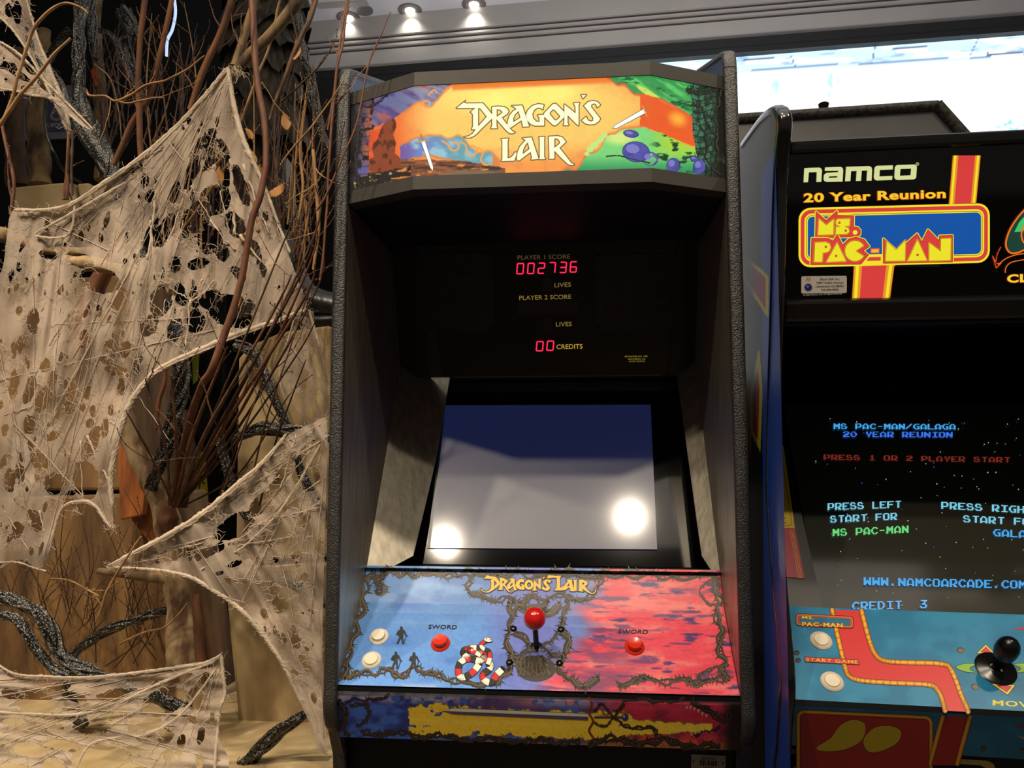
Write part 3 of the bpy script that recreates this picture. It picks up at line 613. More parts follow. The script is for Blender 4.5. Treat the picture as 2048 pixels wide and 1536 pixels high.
V_ = [([(735, 1152), (728, 1180), (722, 1215), (708, 1255), (700, 1290), (690, 1330), (694, 1358)], 12), ([(738, 1148), (758, 1158), (770, 1146), (790, 1142), (812, 1150), (850, 1144), (895, 1152), (935, 1146), (980, 1150), (1030, 1146), (1080, 1152), (1130, 1146), (1180, 1152), (1222, 1148), (1290, 1150), (1350, 1152), (1430, 1152)], 10),
 ([(748, 1160), (764, 1170), (768, 1186), (752, 1178)], 8), ([(692, 1355), (715, 1348), (750, 1348), (775, 1340), (800, 1352), (830, 1336), (850, 1346), (878, 1352), (905, 1362), (950, 1368), (1000, 1362)], 8), ([(940, 1152), (936, 1172), (946, 1188), (962, 1194), (990, 1200), (1018, 1196), (1040, 1206), (1062, 1190), (1080, 1204), (1104, 1190), (1134, 1196), (1160, 1198), (1190, 1186), (1200, 1166), (1192, 1150)], 8),
 ([(1022, 1202), (1016, 1230), (1022, 1262), (1014, 1300), (1020, 1340), (1000, 1364)], 11), ([(1128, 1200), (1132, 1230), (1126, 1262), (1132, 1300), (1122, 1340), (1130, 1358), (1160, 1366), (1200, 1360)], 11), ([(1026, 1226), (1056, 1218), (1086, 1226), (1124, 1220)], 12), ([(1030, 1262), (1060, 1290), (1046, 1310), (1020, 1320)], 9), ([(1120, 1262), (1092, 1286), (1104, 1306), (1126, 1320)], 9), ([(1040, 1204), (1062, 1222), (1100, 1206)], 8),
 ([(1436, 1154), (1430, 1180), (1440, 1205), (1432, 1232), (1444, 1262), (1438, 1292), (1450, 1322), (1446, 1345), (1456, 1362)], 9), ([(1425, 1160), (1404, 1172), (1402, 1192), (1418, 1208), (1430, 1210)], 4), ([(1456, 1352), (1430, 1362), (1395, 1366), (1372, 1358), (1340, 1366), (1300, 1356), (1280, 1362), (1250, 1368), (1236, 1372)], 9), ([(1456, 1330), (1432, 1336), (1404, 1346), (1398, 1358)], 5)]
for i, (p_, w) in enumerate(V_): thorn_vine(a, p_, w, 1, 20+i)
a.disc(1072, 1338, 40, 26, (66, 60, 52), 1); a.disc(1068, 1220, 30, 12, (74, 68, 58), 1)
for i in range(9): thorn_vine(a, [(1040+7*i, 1312), (1034+8*i, 1330), (1040+7*i, 1352)], 5, 2, 60+i, mid=(84, 76, 64), hi=(120, 110, 88))
# banded snake
sn = cr([(1003, 1338), (995, 1350), (990, 1362), (974, 1367), (966, 1358), (968, 1348), (980, 1342), (979, 1332), (966, 1326), (954, 1316), (940, 1306), (928, 1298), (924, 1298), (928, 1303), (936, 1297), (950, 1298)], 2)
def snake(art, pts, w0, w1, l, step=13.0):
    C = cr(pts, 14); s = np.concatenate([[0], np.cumsum(np.hypot(*np.diff(C, axis=0).T))]); n = max(2, int(s[-1]/1.6)); si = np.linspace(0, s[-1], n); C = np.stack([np.interp(si, s, C[:, 0]), np.interp(si, s, C[:, 1])], 1)
    cols = [(250, 244, 224), (208, 44, 52), (48, 44, 40)]; ws = np.linspace(w0, w1, n)
    art.stroke(C, list(ws+2), (40, 36, 40), l); i0 = 0
    while i0 < n-1:
        i1 = min(n-1, i0+max(2, int(step/1.6*(.7+.3*ws[i0]/w0)))); art.stroke(C[i0:i1+1], list(ws[i0:i1+1]), cols[int(round(si[i0]/step)) % 3], l+1, joints=False); i0 = i1
snake(a, [(1004, 1340), (992, 1352), (984, 1366), (970, 1362), (966, 1350), (978, 1340), (980, 1328), (962, 1310), (938, 1300), (928, 1302)], 13, 12, 6)
snake(a, [(958, 1330), (945, 1346), (925, 1356), (917, 1346), (921, 1326), (938, 1318), (960, 1322), (968, 1312), (958, 1298), (940, 1298), (926, 1306), (938, 1318)], 13, 11, 6)
snake(a, [(976, 1330), (980, 1316), (978, 1304), (966, 1298), (962, 1290), (970, 1284), (978, 1282)], 9, 6, 8); a.disc(976, 1281, 9, 5, (40, 36, 40), 10, 12); a.disc(976, 1281, 8, 4, (244, 236, 214), 11, 12); a.disc(973, 1279, 1.6, 1.6, (180, 120, 40), 12); a.disc(981, 1281, 1.6, 1.6, (180, 120, 40), 12)
# logo
Yl, Dk = (250, 206, 74), (62, 36, 26); k = .06348
Q1 = lambda p: zp(p, 950, 1140, k)
Q2 = lambda p: zp(p, 1070, 1140, k)
for Zf, pts, holes in (
 (Q1, [(285,280),(395,165),(470,205),(640,220),(700,275),(785,400),(775,470),(700,545),(520,675),(430,722),(330,718),(240,690),(185,635),(178,590),(200,605),(260,675),(340,692),(430,665),(490,600),(512,560),(515,400),(490,340),(560,290),(420,285)], [[(610,320),(690,430),(600,530)]]),
 (Q1, [(760,255),(880,255),(950,295),(1030,345),(1030,390),(935,460),(1010,560),(1060,640),(1100,690),(1180,690),(1225,640),(1235,665),(1160,715),(1080,710),(1010,650),(960,560),(880,490),(865,580),(880,635),(720,635),(770,580),(790,400),(790,300)], [[(870,350),(930,370),(910,420),(860,435)]]),
 (Q1, [(1070,280),(1245,270),(1255,430),(1290,590),(1340,635),(1230,650),(1200,520),(1100,600),(1020,620),(1000,560),(1030,460),(1130,370),(1130,320)], [[(1180,400),(1190,480),(1100,540),(1120,460)]]),
 (Q1, [(1560,320),(1480,290),(1380,310),(1290,410),(1280,510),(1340,590),(1430,625),(1560,630),(1555,480),(1440,450),(1490,520),(1440,540),(1400,470),(1430,390),(1490,380),(1530,410)], []),
 (Q1, [(1700+140*math.cos(t), 475+155*math.sin(t)) for t in np.arange(24)*math.pi/12], [[(1705+60*math.cos(t), 478+80*math.sin(t)) for t in np.arange(16)*math.pi/8]]),
 (lambda p: p, [(1067.5,1160),(1077,1170),(1077,1160),(1075,1158),(1083,1158),(1081.5,1163),(1081.5,1180),(1071.5,1171),(1072,1178),(1074,1181.5),(1063.5,1182),(1067,1178)], []),
 (Q2, [(255,230),(330,235),(240,300)], []),
 (Q2, [(520,370),(440,310),(340,310),(260,370),(270,430),(370,550),(340,590),(280,550),(270,520),(200,580),(270,640),(370,665),(450,630),(480,570),(370,420),(370,370),(420,360),(430,430)], []),
 (Q2, [(420,165),(640,195),(835,190),(790,250),(790,560),(840,560),(890,490),(920,560),(870,650),(600,650),(680,580),(690,400),(680,255),(560,250),(380,270)], []),
 (Q2, [(985,310),(1165,310),(1170,420),(1240,640),(1260,680),(1100,670),(1120,600),(1060,560),(960,640),(890,645),(880,560),(1000,400),(1040,370)], [[(1075,410),(1085,510),(1000,540)]]),
 (Q2, [(1200,310),(1330,320),(1310,380),(1310,620),(1340,665),(1210,665),(1230,600),(1230,380)], []),
 (Q2, [(1370,320),(1500,310),(1620,365),(1670,410),(1640,480),(1570,520),(1650,630),(1740,720),(1820,740),(1890,700),(1900,610),(1930,640),(1920,700),(1860,755),(1780,765),(1690,730),(1490,600),(1490,640),(1530,690),(1360,670),(1390,610),(1390,380)], [[(1490,400),(1560,420),(1540,460),(1490,475)]])):
    letter(a, Zf(pts), [Zf(h) for h in holes], Yl, Dk, 3.2, 6)
a.text('SWORD', (856.5, 1258), (914, 1259), 8.5, (34, 36, 44), 6, offset=.012, shear=.15, space=1.05); a.text('SWORD', (1236, 1267), (1296, 1268.5), 8.5, (38, 30, 40), 6, offset=.012, shear=.15, space=1.05)
def figure(art, x, y, s, l=6):
    q = lambda p: [(x+u*s, y+v*s) for u, v in p]; c = (42, 44, 48)
    art.disc(x, y-16.5*s, 3*s, 3.4*s, c, l); art.poly(q([(-7,-11.5),(-2,-14),(3,-14),(7,-11.5),(10,-4),(8,-3),(4,-8),(3.5,-1),(4.5,14),(1,14),(-.5,3),(-6,14),(-10,14),(-3.5,-1),(-4,-7),(-7,-4.5),(-2,-1.5),(-3,-.5),(-10.5,-4)]), c, l); art.stroke(q([(10,-3),(4.5,14)]), 1.5*s, c, l); art.stroke(q([(7,-3.4),(12.5,-1)]), 1.3*s, c, l)
figure(a, 803, 1274, 1.02); figure(a, 792, 1324, 1.0); figure(a, 828, 1325, 1.0)
a.build('panel_lettering', PRN, cpo)
def front_paint(x, y):
    N = len(x); n1 = fbm(x, y, 30, 18, 3); n2 = fbm(x, y, 12, 9, 6); n3 = fbm(x, y, 7, 5, 9, 3); yn = y-(x-675)*.022
    c = np.tile(np.array([62., 98, 186]), (N, 1)); c = mixc(c, (36, 44, 110), sm(.4, .7, n1)*.8); c = mixc(c, (158, 150, 186), sm(1410, 1394, yn)*sm(.35, .6, n2))
    c = mixc(c, (84, 60, 112), sm(880, 980, x)*sm(.35, .6, n1)); c = mixc(c, (196, 134, 150), sm(980, 1100, x)*sm(1412, 1396, yn)*sm(.4, .6, n1))
    r = mixc(np.tile(np.array([184., 42, 70]), (N, 1)), (122, 34, 66), sm(.45, .7, n1)); r = mixc(r, (206, 92, 46), sm(1448, 1476, yn)*sm(.3, .55, n2)); r = mixc(r, (206, 60, 90), sm(1416, 1400, yn)*.7)
    c = c*(1-sm(1150, 1260, x)[:, None])+r*sm(1150, 1260, x)[:, None]
    c = mixc(c, (148, 110, 60), sm(1466, 1480, yn)*sm(860, 950, x)*.75); c = mixc(c, (110, 140, 190), sm(1470, 1482, yn)*sm(800, 700, x)*.7)
    hw = np.interp(x, [815, 840, 880, 940, 1180, 1240, 1270, 1420], [26, 34, 30, 25, 24, 30, 14, 7]); cy = np.interp(x, [820, 1180, 1420], [1437, 1441, 1440])
    fl = hw*(1+1.1*(n2-.5)) - np.abs(yn-cy); ok = (x > 818+16*(n2-.5)) & (x < 1424)
    c = mixc(c, (120, 96, 40), sm(-5, 0, fl)*ok*.8); yl = mixc(np.tile(np.array([236., 200, 58]), (N, 1)), (214, 170, 48), sm(.5, .8, n3)); yl = mixc(yl, (236, 206, 92), sm(9, 0, np.abs(yn-cy))*.5)
    c = np.where(((fl > 0) & ok)[:, None], yl, c); hole = (fbm(x, y, 18, 12, 33) > .66) & (np.abs(yn-cy) > 9) & ok & (x < 960); c = np.where(hole[:, None], np.array([40., 70, 140]), c)
    c = mixc(c, (22, 20, 20), sm(1432, 1466, x+10*(n2-.5))*.93); c = mixc(c, (60, 58, 52), sm(1392, 1388, yn)*.8)
    return c*(.9+.2*n3[:, None])
painted('front_picture', fs, -pw, pw, .0016, front_paint, PRN, frp)
a = Art(fs, 12)
for i, (p_, w) in enumerate([([(678, 1400), (690, 1420), (684, 1448), (700, 1470)], 8), ([(690, 1404), (716, 1398), (745, 1400), (780, 1388)], 5), ([(700, 1412), (730, 1408), (736, 1436), (714, 1452)], 5), ([(724, 1462), (760, 1470), (800, 1464), (842, 1474), (880, 1470), (930, 1480), (980, 1476), (1040, 1484), (1080, 1478), (1120, 1486), (1160, 1482)], 7), ([(1176, 1488), (1230, 1476), (1270, 1488), (1330, 1478), (1380, 1494), (1440, 1490)], 9), ([(1232, 1424), (1254, 1402), (1290, 1398), (1330, 1404), (1370, 1398)], 5), ([(1240, 1448), (1270, 1456), (1308, 1456), (1312, 1472)], 5), ([(1384, 1400), (1410, 1418), (1440, 1440), (1462, 1430)], 8), ([(1390, 1472), (1420, 1460), (1440, 1456)], 5)]): thorn_vine(a, p_, w, 1, 90+i, (34, 26, 26), (52, 44, 40), (80, 70, 58))
bl = [(883, 1421), (908, 1415), (1176, 1426), (1176, 1440), (908, 1428)]; a.poly(bl, (84, 70, 104), 3); a.poly([(883, 1421), (908, 1416), (1176, 1427), (1176, 1433)], (206, 204, 178), 4)
a.stroke(cr([(1178, 1396), (1184, 1408), (1178, 1424), (1186, 1442), (1178, 1460), (1186, 1474)], 5), 4.5, (150, 76, 40), 3); a.stroke([(1190, 1434), (1246, 1434)], 4, (70, 52, 88), 3); a.disc(1250, 1434, 7, 7, (60, 46, 110), 4); a.disc(1248, 1432, 2, 2, (190, 190, 220), 5)
for q in ([(1188, 1422), (1204, 1408), (1224, 1430), (1244, 1446)], [(1188, 1444), (1210, 1452), (1228, 1432), (1248, 1408)]): thorn_vine(a, q, 3, 4, 133, (40, 30, 28), (56, 46, 40), (90, 80, 60))
for u, v in ((1374, 1412), (1381, 1411), (1389, 1414), (1397, 1418), (1405, 1424), (1413, 1428), (1383, 1470), (1391, 1467), (1399, 1465), (1407, 1461)): a.tri((u-2, v), (u+2, v), (u-1, v+(8 if v < 1440 else -8)), (206, 190, 150), 5)
a.build('front_lettering', PRN, frp)

# buttons, joystick, bolts
def cp_at(px, py): X, n = cs_.hit([px], [py]); return X[0], n[0]
M['wht'] = mat('cream_plastic', (244, 232, 206), .3, .02, 20, coat=.3); M['redp'] = mat('red_plastic', (232, 52, 20), .22, .03, 20, coat=.6, crough=.05); M['ballred'] = mat('red_ball', (206, 26, 20), .14, .03, 10, coat=1, crough=.04); M['blk'] = mat('black_plastic', (14, 14, 14), .25, .1, 30); M['shaft'] = mat('dark_steel', (64, 60, 52), .35, .1, 40, metal=.5)
def button(px, py, mt, R_, r_, h, name, parent, hitf=cp_at, lab=None):
    p, n = hitf(px, py); m = MB(); m.lathe(p, n, [(R_*.98, 0), (R_, .001), (R_*.96, .0026), (r_*1.12, .0046), (r_*1.06, .004), (r_*1.05, .002)], 36); b = m.build(name, mt, parent, 40)
    m = MB(); m.lathe(p, n, [(r_, .001), (r_, h*.8), (r_*.94, h), (r_*.8, h*.985), (r_*.4, h*.93), (.0004, h*.92)], 36); m.build('plunger', mt, b, 35)
    if lab: b['label'] = lab
button(758, 1274, M['wht'], .0172, .0118, .0085, 'start_button', R1); button(743, 1321, M['wht'], .0172, .0118, .0065, 'start_button', R1)
button(881, 1287, M['redp'], .0172, .0118, .0125, 'action_button', R1); button(1269, 1294, M['redp'], .0172, .0118, .0125, 'action_button', R1)
p, n = cp_at(1073, 1294); js = MB(); js.lathe(p, n, [(.0105, 0), (.0105, .001), (.0065, .0016), (.006, .0004)], 28); jo = js.build('joystick', M['blk'], R1, 40)
m = MB(); m.lathe(p, n, [(.0048, -.002), (.0048, .075)], 16); m.build('joystick_shaft', M['shaft'], jo, 40)
m = MB(); m.ball(p+n*.078, .0188, 32); m.build('ball_top', M['ballred'], jo, 80)
for q in ((1027, 1258), (1122, 1259.5), (1019, 1325.5), (1119, 1327)):
    p, n = cp_at(*q); m = MB(); m.lathe(p, n, [(.0062, 0), (.006, .0016), (.0045, .003), (.002, .0038), (.0004, .004)], 18); m.build('bolt', M['blk'], R1, 60)
# property tag on the board below
tg = Surf([(0, 1.374, .70), (0, 1.374, .55)], (1, 0, 0)); C4, nn = tg.hit([1382.5, 1451, 1450, 1381.5], [1508, 1511, 1560, 1557])
m = MB(); m.hexa([p_ for p_ in C4], [p_+np.array([0, -.0012, 0]) for p_ in C4]); tgo = m.build('property_tag', mat('beige_tag', (176, 160, 128), .45, .05, 30), R1)
a = Art(tg, lift=.0003); dk = (52, 40, 24)
a.text('Property of', (1406, 1513.5), (1428, 1514), 2.2, dk, 4); a.text('Elaut USA', (1402.5, 1517.5), (1431, 1518.5), 3, dk, 4, offset=.02)
for i in range(22):
    if i % 5 != 3: a.stroke([(1399+i*1.65, 1519.6+i*.07), (1399+i*1.65, 1530+i*.07)], .6+.55*((i*7) % 3), dk, 4, joints=False)
a.text('15083', (1406, 1539), (1428, 1540), 5.5, dk, 4, offset=.02); a.disc(1387, 1522, 2, 1.7, (10, 8, 6), 4); a.disc(1445.5, 1525.5, 2, 1.7, (10, 8, 6), 4); a.build('tag_print', PRN, tgo)
# ================================================================== SECOND CABINET, PARTLY OUT OF THE FRAME ON THE RIGHT
A2, RR = math.radians(3.0), math.radians(.5)
ex = np.array([math.cos(A2)*math.cos(RR), -math.sin(A2)*math.cos(RR), -math.sin(RR)]); ey = np.array([math.sin(A2), math.cos(A2), 0]); ez = np.cross(ex, ey)
O2 = np.array([.375, 1.145, 0.004])
def w2(x, y, z): return O2+x*ex+y*ey+z*ez
def w2m(mb):
    mb.v = [tuple(w2(*p)) for p in mb.v]; return mb
Rm = Matrix((tuple(ex), tuple(ey), tuple(ez))).transposed()
R2 = thing('arcade_cabinet', w2(.31, .35, 0), 'blue-sided arcade cabinet at the right edge with yellow reunion marquee and starry game screen', 'arcade cabinet', rot=Rm)
M['gloss_strip'] = mat('polished_edge_strip', (20, 18, 16), .16, .1, 20, spec=.9, bump=.1, bscale=60)
M['bluepaint'] = print_mat('painted_side', .3, .5)
WID = .62
prof2 = [(-.041, 1.624), (-.014, 1.579), (.013, 1.497), (.043, 1.374), (.082, 1.24), (.099, 1.163), (.109, 1.085), (.091, 1.01), (.07, .938), (.043, .872), (.033, .818), (.056, .762), (.072, .721), (.11, .6), (.11, .004)]
edge = [(.30, 1.735), (.12, 1.70), (.02, 1.672), (-.028, 1.648)]+prof2
ec = cr(edge, 4)
side2 = [(y+.002, z) for y, z in ec]+[(.72, .004), (.72, 1.70), (.55, 1.74)]
for sx in (-.01, WID+.01):
    m = MB(); m.extx(side2, sx-.0085, sx+.0085); sp = w2m(m).build('side_panel', M['lam'], R2)
    T = np.gradient(ec, axis=0); T /= np.linalg.norm(T, axis=1)[:, None]; nn = np.stack([T[:, 1], -T[:, 0]], 1)
    if nn[len(nn)//2, 0] > 0: nn = -nn
    cs = [(-.0105, .004), (-.0105, -.004), (-.0085, -.0075), (-.004, -.0095), (.004, -.0095), (.0085, -.0075), (.0105, -.004), (.0105, .004)]
    V = [(sx+u, y-a_*d, z-b_*d) for (y, z), (a_, b_) in zip(ec, nn) for u, d in cs]; kk = len(cs)
    F = [(i*kk+j, i*kk+(j+1) % kk, (i+1)*kk+(j+1) % kk, (i+1)*kk+j) for i in range(len(ec)-1) for j in range(kk)]
    m = MB(); m.add(V, F); w2m(m).build('edge_strip', M['gloss_strip'], sp, 60)
    if sx < 0:
        # painted outside of the left side: black with a bright blue margin and yellow-edged red shards
        def side_paint(x, y):
            N = len(x); c = np.tile(np.array([9., 11, 16]), (N, 1)); e = np.interp(y, [250, 300, 450, 700, 900, 1536], [1530, 1522, 1521, 1525, 1525, 1530])
            c = mixc(c, (20, 74, 178), sm(-1, 1, x-e)); c = mixc(c, (44, 40, 40), sm(0, -1, x-e)*sm(560, 480, y)*.9)
            for pl in ([(1484, 510), (1522, 540), (1536, 552), (1536, 634), (1484, 556)], [(1500, 790), (1518, 700), (1524, 780), (1520, 900), (1500, 860)], [(1484, 820), (1496, 740), (1502, 900), (1490, 980)]):
                d = sdpoly(x, y, pl); c = np.where((d > -1)[:, None], np.array([206., 190, 40]), c); c = np.where((d > 5)[:, None], np.array([150., 26, 50]), c)
            return c
        ss2 = Surf([w2(sx-.0093, -.02, .3), w2(sx-.0093, .60, .3)], ez)
        G = ss2; painted('side_picture', G, .0, 1.30, .0045, side_paint, M['bluepaint'], sp, off=0)
m = MB(); m.box((0, .69, .02), (WID, .715, 1.70)); m.box((0, .05, 1.61), (WID, .70, 1.625)); m.box((0, .16, .05), (WID, .18, .74)); w2m(m).build('cabinet_body', M['black'], R2)
# marquee: tilted glass between two dark rails
def on2(px, py, p0, n_): return at(px, py, n_, n_@p0)
mb0, mt0 = w2(0, .066, 1.362), w2(0, -.014, 1.604); sfm = Surf([mb0, mt0], ex)
e_ = (mt0-mb0)/np.linalg.norm(mt0-mb0); nm = np.cross(ex, e_); nm = nm if nm@(CAM-mb0) > 0 else -nm
m = MB()
for v0, v1, d in ((-.006, .0285, .012), (.243, .262, .014)):
    m.hexa([mb0+ex*x+e_*v-nm*.02 for x, v in ((0, v0), (WID, v0), (WID, v1), (0, v1))], [mb0+ex*x+e_*v+nm*d for x, v in ((0, v0), (WID, v0), (WID, v1), (0, v1))])
m.build('marquee_rail', M['gloss_strip'], R2, bevel=.006)
m = MB(); m.hexa([mb0+ex*x+e_*v-nm*.03 for x, v in ((0, -.006), (WID, -.006), (WID, .262), (0, .262))], [mb0+ex*x+e_*v-nm*.001 for x, v in ((0, -.006), (WID, -.006), (WID, .262), (0, .262))]); m.build('marquee_glass', M['gloss'], R2)
m = MB(); m.hexa([w2(0, .07, 1.35), w2(WID, .07, 1.35), w2(WID, .6, 1.42), w2(0, .6, 1.42)], [w2(0, .07, 1.355), w2(WID, .07, 1.355), w2(WID, .6, 1.43), w2(0, .6, 1.43)]); m.build('hood', M['satin'], R2)
a = Art(sfm); kz = 240/2048
A_ = lambda p: zp(p, 1580, 300, kz)
B_ = lambda p: zp(p, 1580, 460, kz)
Z8 = lambda p: zp(p, 1460, 180, 588/2048)
Yw, Or, Rd, Bl = (252, 232, 44), (238, 150, 36), (222, 62, 60), (10, 84, 168)
nam = (222, 226, 158)
for pts, holes in (([(242,312),(330,304),(500,300),(530,315),(545,350),(532,545),(448,547),(455,378),(320,382),(306,550),(230,553)], []), ([(597,298),(860,288),(895,305),(906,340),(895,540),(620,545),(580,525),(570,490),(578,425),(615,392),(820,377),(820,355),(592,358)], [[(665,452),(805,446),(805,470),(660,476)]]), ([(955,287),(1350,275),(1385,292),(1400,335),(1390,522),(1304,526),(1315,350),(1222,354),(1210,526),(1124,530),(1135,358),(1040,362),(1028,530),(938,535)], []), ([(1480,270),(1755,262),(1750,332),(1530,340),(1524,452),(1745,442),(1740,510),(1480,521),(1445,508),(1428,470),(1440,310),(1455,285)], []), ([(1830,257),(2120,247),(2150,262),(2162,290),(2150,470),(2130,492),(2100,502),(1835,512),(1795,500),(1778,465),(1788,300),(1800,272)], [[(1882,325),(2065,318),(2055,432),(1872,440)]])):
    a.poly(A_(pts), nam, 2, [A_(h) for h in holes])
a.disc(1834.5, 328, 3.4, 3.4, (190, 190, 120), 2); a.disc(1834.5, 328, 2.2, 2.2, (40, 36, 24), 3); a.text('R', (1833.3, 330), (1836, 330), 3.4, (190, 190, 120), 4)
a.text('20 Year Reunion', (1606, 404.5), (1892, 395.5), 18, (206, 76, 20), 1, offset=.055, space=1.06); a.text('20 Year Reunion', (1607.5, 404), (1891, 395), 17.5, (250, 214, 40), 2, offset=.028, space=1.08)
# frame of the sign
def fr_(i, r): return [(x, y+(-.026)*(x-1600)) for x, y in rrect(1597+i, 416+i, 1979-i, 535-i, r)]
# lower ribbon and upper ribbon first
def ribbon(tl, tr, bl_, br_, l):
    T0, T1, B0, B1 = map(np.array, ((tl, tr), (tl, tr), (bl_, br_), (bl_, br_)))
    tl, tr, bl_, br_ = (np.array(q, float) for q in (tl, tr, bl_, br_))
    def strip_(u0, u1, col, ll): a.poly([tl+(tr-tl)*u0, tl+(tr-tl)*u1, bl_+(br_-bl_)*u1, bl_+(br_-bl_)*u0], col, ll)
    strip_(0, 1, Or, l); strip_(.05, .13, Yw, l+1); strip_(.87, .95, Yw, l+1); strip_(.2, .8, Rd, l+1)
ribbon((1905.5, 311), (1961, 311), (1897.5, 408), (1952, 406), 1); ribbon((1708, 527), (1789, 527), (1704, 596), (1780, 595), 1)
a.poly([(1776, 527), (1798, 527), (1790, 531), (1784, 540), (1776, 540)], Or, 1)
a.poly(fr_(0, 24), Yw, 3); a.poly(fr_(4, 21), Rd, 4); a.poly(fr_(11.5, 15), Yw, 5); a.poly(fr_(15, 12), (60, 50, 20), 6); a.poly(fr_(16, 11), Yw, 7); a.poly(fr_(18, 10), Bl, 8)
a.poly([(1704, 520), (1880, 516), (1880, 534), (1704, 534)], (10, 10, 10), 1)
def block(pts, l):
    a.stroke(pts, 5, Yw, l, closed=True); a.stroke(pts, 1.6, (70, 20, 14), l+1, closed=True); a.poly(pts, Rd, l+2)
block(A_([(440,1055),(610,1205),(800,1040),(800,1115),(1080,1122),(1078,1312),(1150,1318),(1195,1372),(1190,1440),(1140,1475),(430,1500)]), 9)
block(B_([(365,140),(640,140),(730,190),(800,75),(890,255),(1000,150),(1120,120),(1260,165),(1345,280),(1240,352),(1330,425),(1200,580),(350,590)]), 12)
block(Z8([(1065,1035),(1165,1125),(1255,1040),(1300,1000),(1332,1060),(1375,972),(1452,1050),(1455,1016),(1545,1012),(1545,1196),(1065,1206)]), 12)
def yl(pts, l=16):
    a.stroke(pts, 3.4, (240, 160, 40), l, closed=True); a.stroke(pts, 1.4, (96, 60, 14), l+1, closed=True); a.poly(pts, (244, 232, 40), l+2)
yl(A_([(485,1175),(610,1285),(737,1180),(730,1440),(470,1450)])); yl(A_([(800,1180),(1010,1172),(1005,1290),(920,1302),(985,1330),(1002,1390),(962,1430),(770,1436),(776,1312),(850,1308),(785,1278),(770,1222)]))
yl(B_([(420,212),(605,206),(665,235),(685,300),(660,355),(610,380),(552,386),(540,540),(405,542)])); yl(B_([(795,215),(945,530),(612,545)]))
yl(B_([(1108, 357)]+[(1098+168*math.cos(t), 355+172*math.sin(t)) for t in np.linspace(.54, 2*math.pi-.54, 26)]))
yl(B_([(1640,190),(1797,342),(1957,172),(1950,522),(1620,526)])); yl(Z8([(1300,1042),(1366,1186),(1232,1190)])); yl(Z8([(1382,1064),(1462,1124),(1464,1036),(1532,1034),(1530,1184),(1382,1188)]))
for u, v in A_([(1100,1405)]): a.disc(u, v, 4.6, 4.6, (250, 240, 60), 19)
for u, v in A_([(832,1240),(940,1376)])+B_([(602,287),(776,440)])+Z8([(1300,1148)]): a.disc(u, v, 2.6, 2.6, (206, 84, 34), 20)
a.poly(B_([(1365,312),(1520,308),(1518,395),(1362,398)]), (226, 84, 50), 12); a.poly(B_([(1382,328),(1505,324),(1503,380),(1380,383)]), (250, 190, 50), 13)
a.poly(B_([(1335,415),(1562,410),(1558,574),(1200,576)]), Yw, 12); a.poly(B_([(1345,462),(1542,458),(1538,520),(1290,526)]), Rd, 13)
# curved green emblem cut off by the frame, with its lettering
em = cr([(2052, 416), (2034, 436), (2018, 462), (2011, 488), (2018, 504), (2032, 506), (2052, 498)], 6)
a.poly(list(map(tuple, em))+[(2060, 498), (2060, 416)], (22, 62, 52), 2); a.poly([(2056, 424), (2038, 444), (2028, 464), (2056, 462)], (66, 200, 110), 3); a.stroke(em, 3.4, (246, 116, 28), 4); a.stroke(cr([(2052, 446), (2045, 456), (2042, 470), (2046, 484), (2054, 488)], 5), 3, (246, 116, 28), 5); a.poly([(2050, 452), (2046, 462), (2048, 480), (2056, 484)], (150, 20, 14), 4)
a.stroke([(2001, 494), (1994, 508), (1991, 524), (1985, 512)], 1.6, (226, 84, 30), 3); a.stroke([(1985, 512), (1992, 536), (2002, 526), (1993, 527)], 1.8, (226, 84, 30), 3); a.stroke(cr([(1996, 530), (2010, 518), (2030, 510), (2056, 506)], 5), 1.8, (246, 116, 28), 3); a.stroke(cr([(2010, 545), (2012, 534), (2024, 524), (2056, 518)], 5), 1.8, (246, 116, 28), 3)
a.text('CL', (2013, 565), (2056, 563.5), 16, (222, 84, 20), 2, offset=.06, space=1.1); a.text('CL', (2014, 564.5), (2055, 563), 15.5, (250, 220, 60), 3, offset=.03, space=1.1)
a.text('© 2000 Namco Ltd. All Rights Reserved', (1606, 591.5), (1684, 588.5), 3, (150, 140, 120), 2)
a.build('marquee_print', print_mat('backlit_sign_print', .2, .5, emis=.92), R2)
sk = Art(sfm, lift=.0003); sq = [(x, y-.013*(x-1602)) for x, y in rrect(1602, 552.5, 1693, 587, 3)]; sk.poly(sq, (250, 240, 224), 4)
for i, (t, u0, u1) in enumerate((('Elaut USA, Inc.', 1640, 1679), ('1000 Towbin Avenue', 1632, 1686), ('Lakewood, NJ 08701', 1631, 1686), ('732-494-4900', 1641, 1676))): sk.text(t, (u0, 560+i*7.1), (u1, 559.4+i*7.1), 4, (44, 36, 40), 5, offset=.01)
for i in range(16):
    t = i*math.pi/8+.2; cl_ = (206, 60, 66) if math.sin(t) < .1 else (44, 60, 140); sk.tri((1616+6*math.cos(t-.16), 574+6*math.sin(t-.16)), (1616+6*math.cos(t+.16), 574+6*math.sin(t+.16)), (1616+9.6*math.cos(t), 574+9.6*math.sin(t)), cl_, 5)
sk.disc(1616, 574, 6.4, 6.4, (40, 64, 150), 6); sk.disc(1614.6, 573, 2.6, 2, (150, 170, 220), 7); sk.stroke([(1611, 562), (1614, 555), (1616, 562), (1618.5, 555), (1621, 562)], .8, (150, 140, 140), 5)
sk.build('company_sticker', PRN, R2)
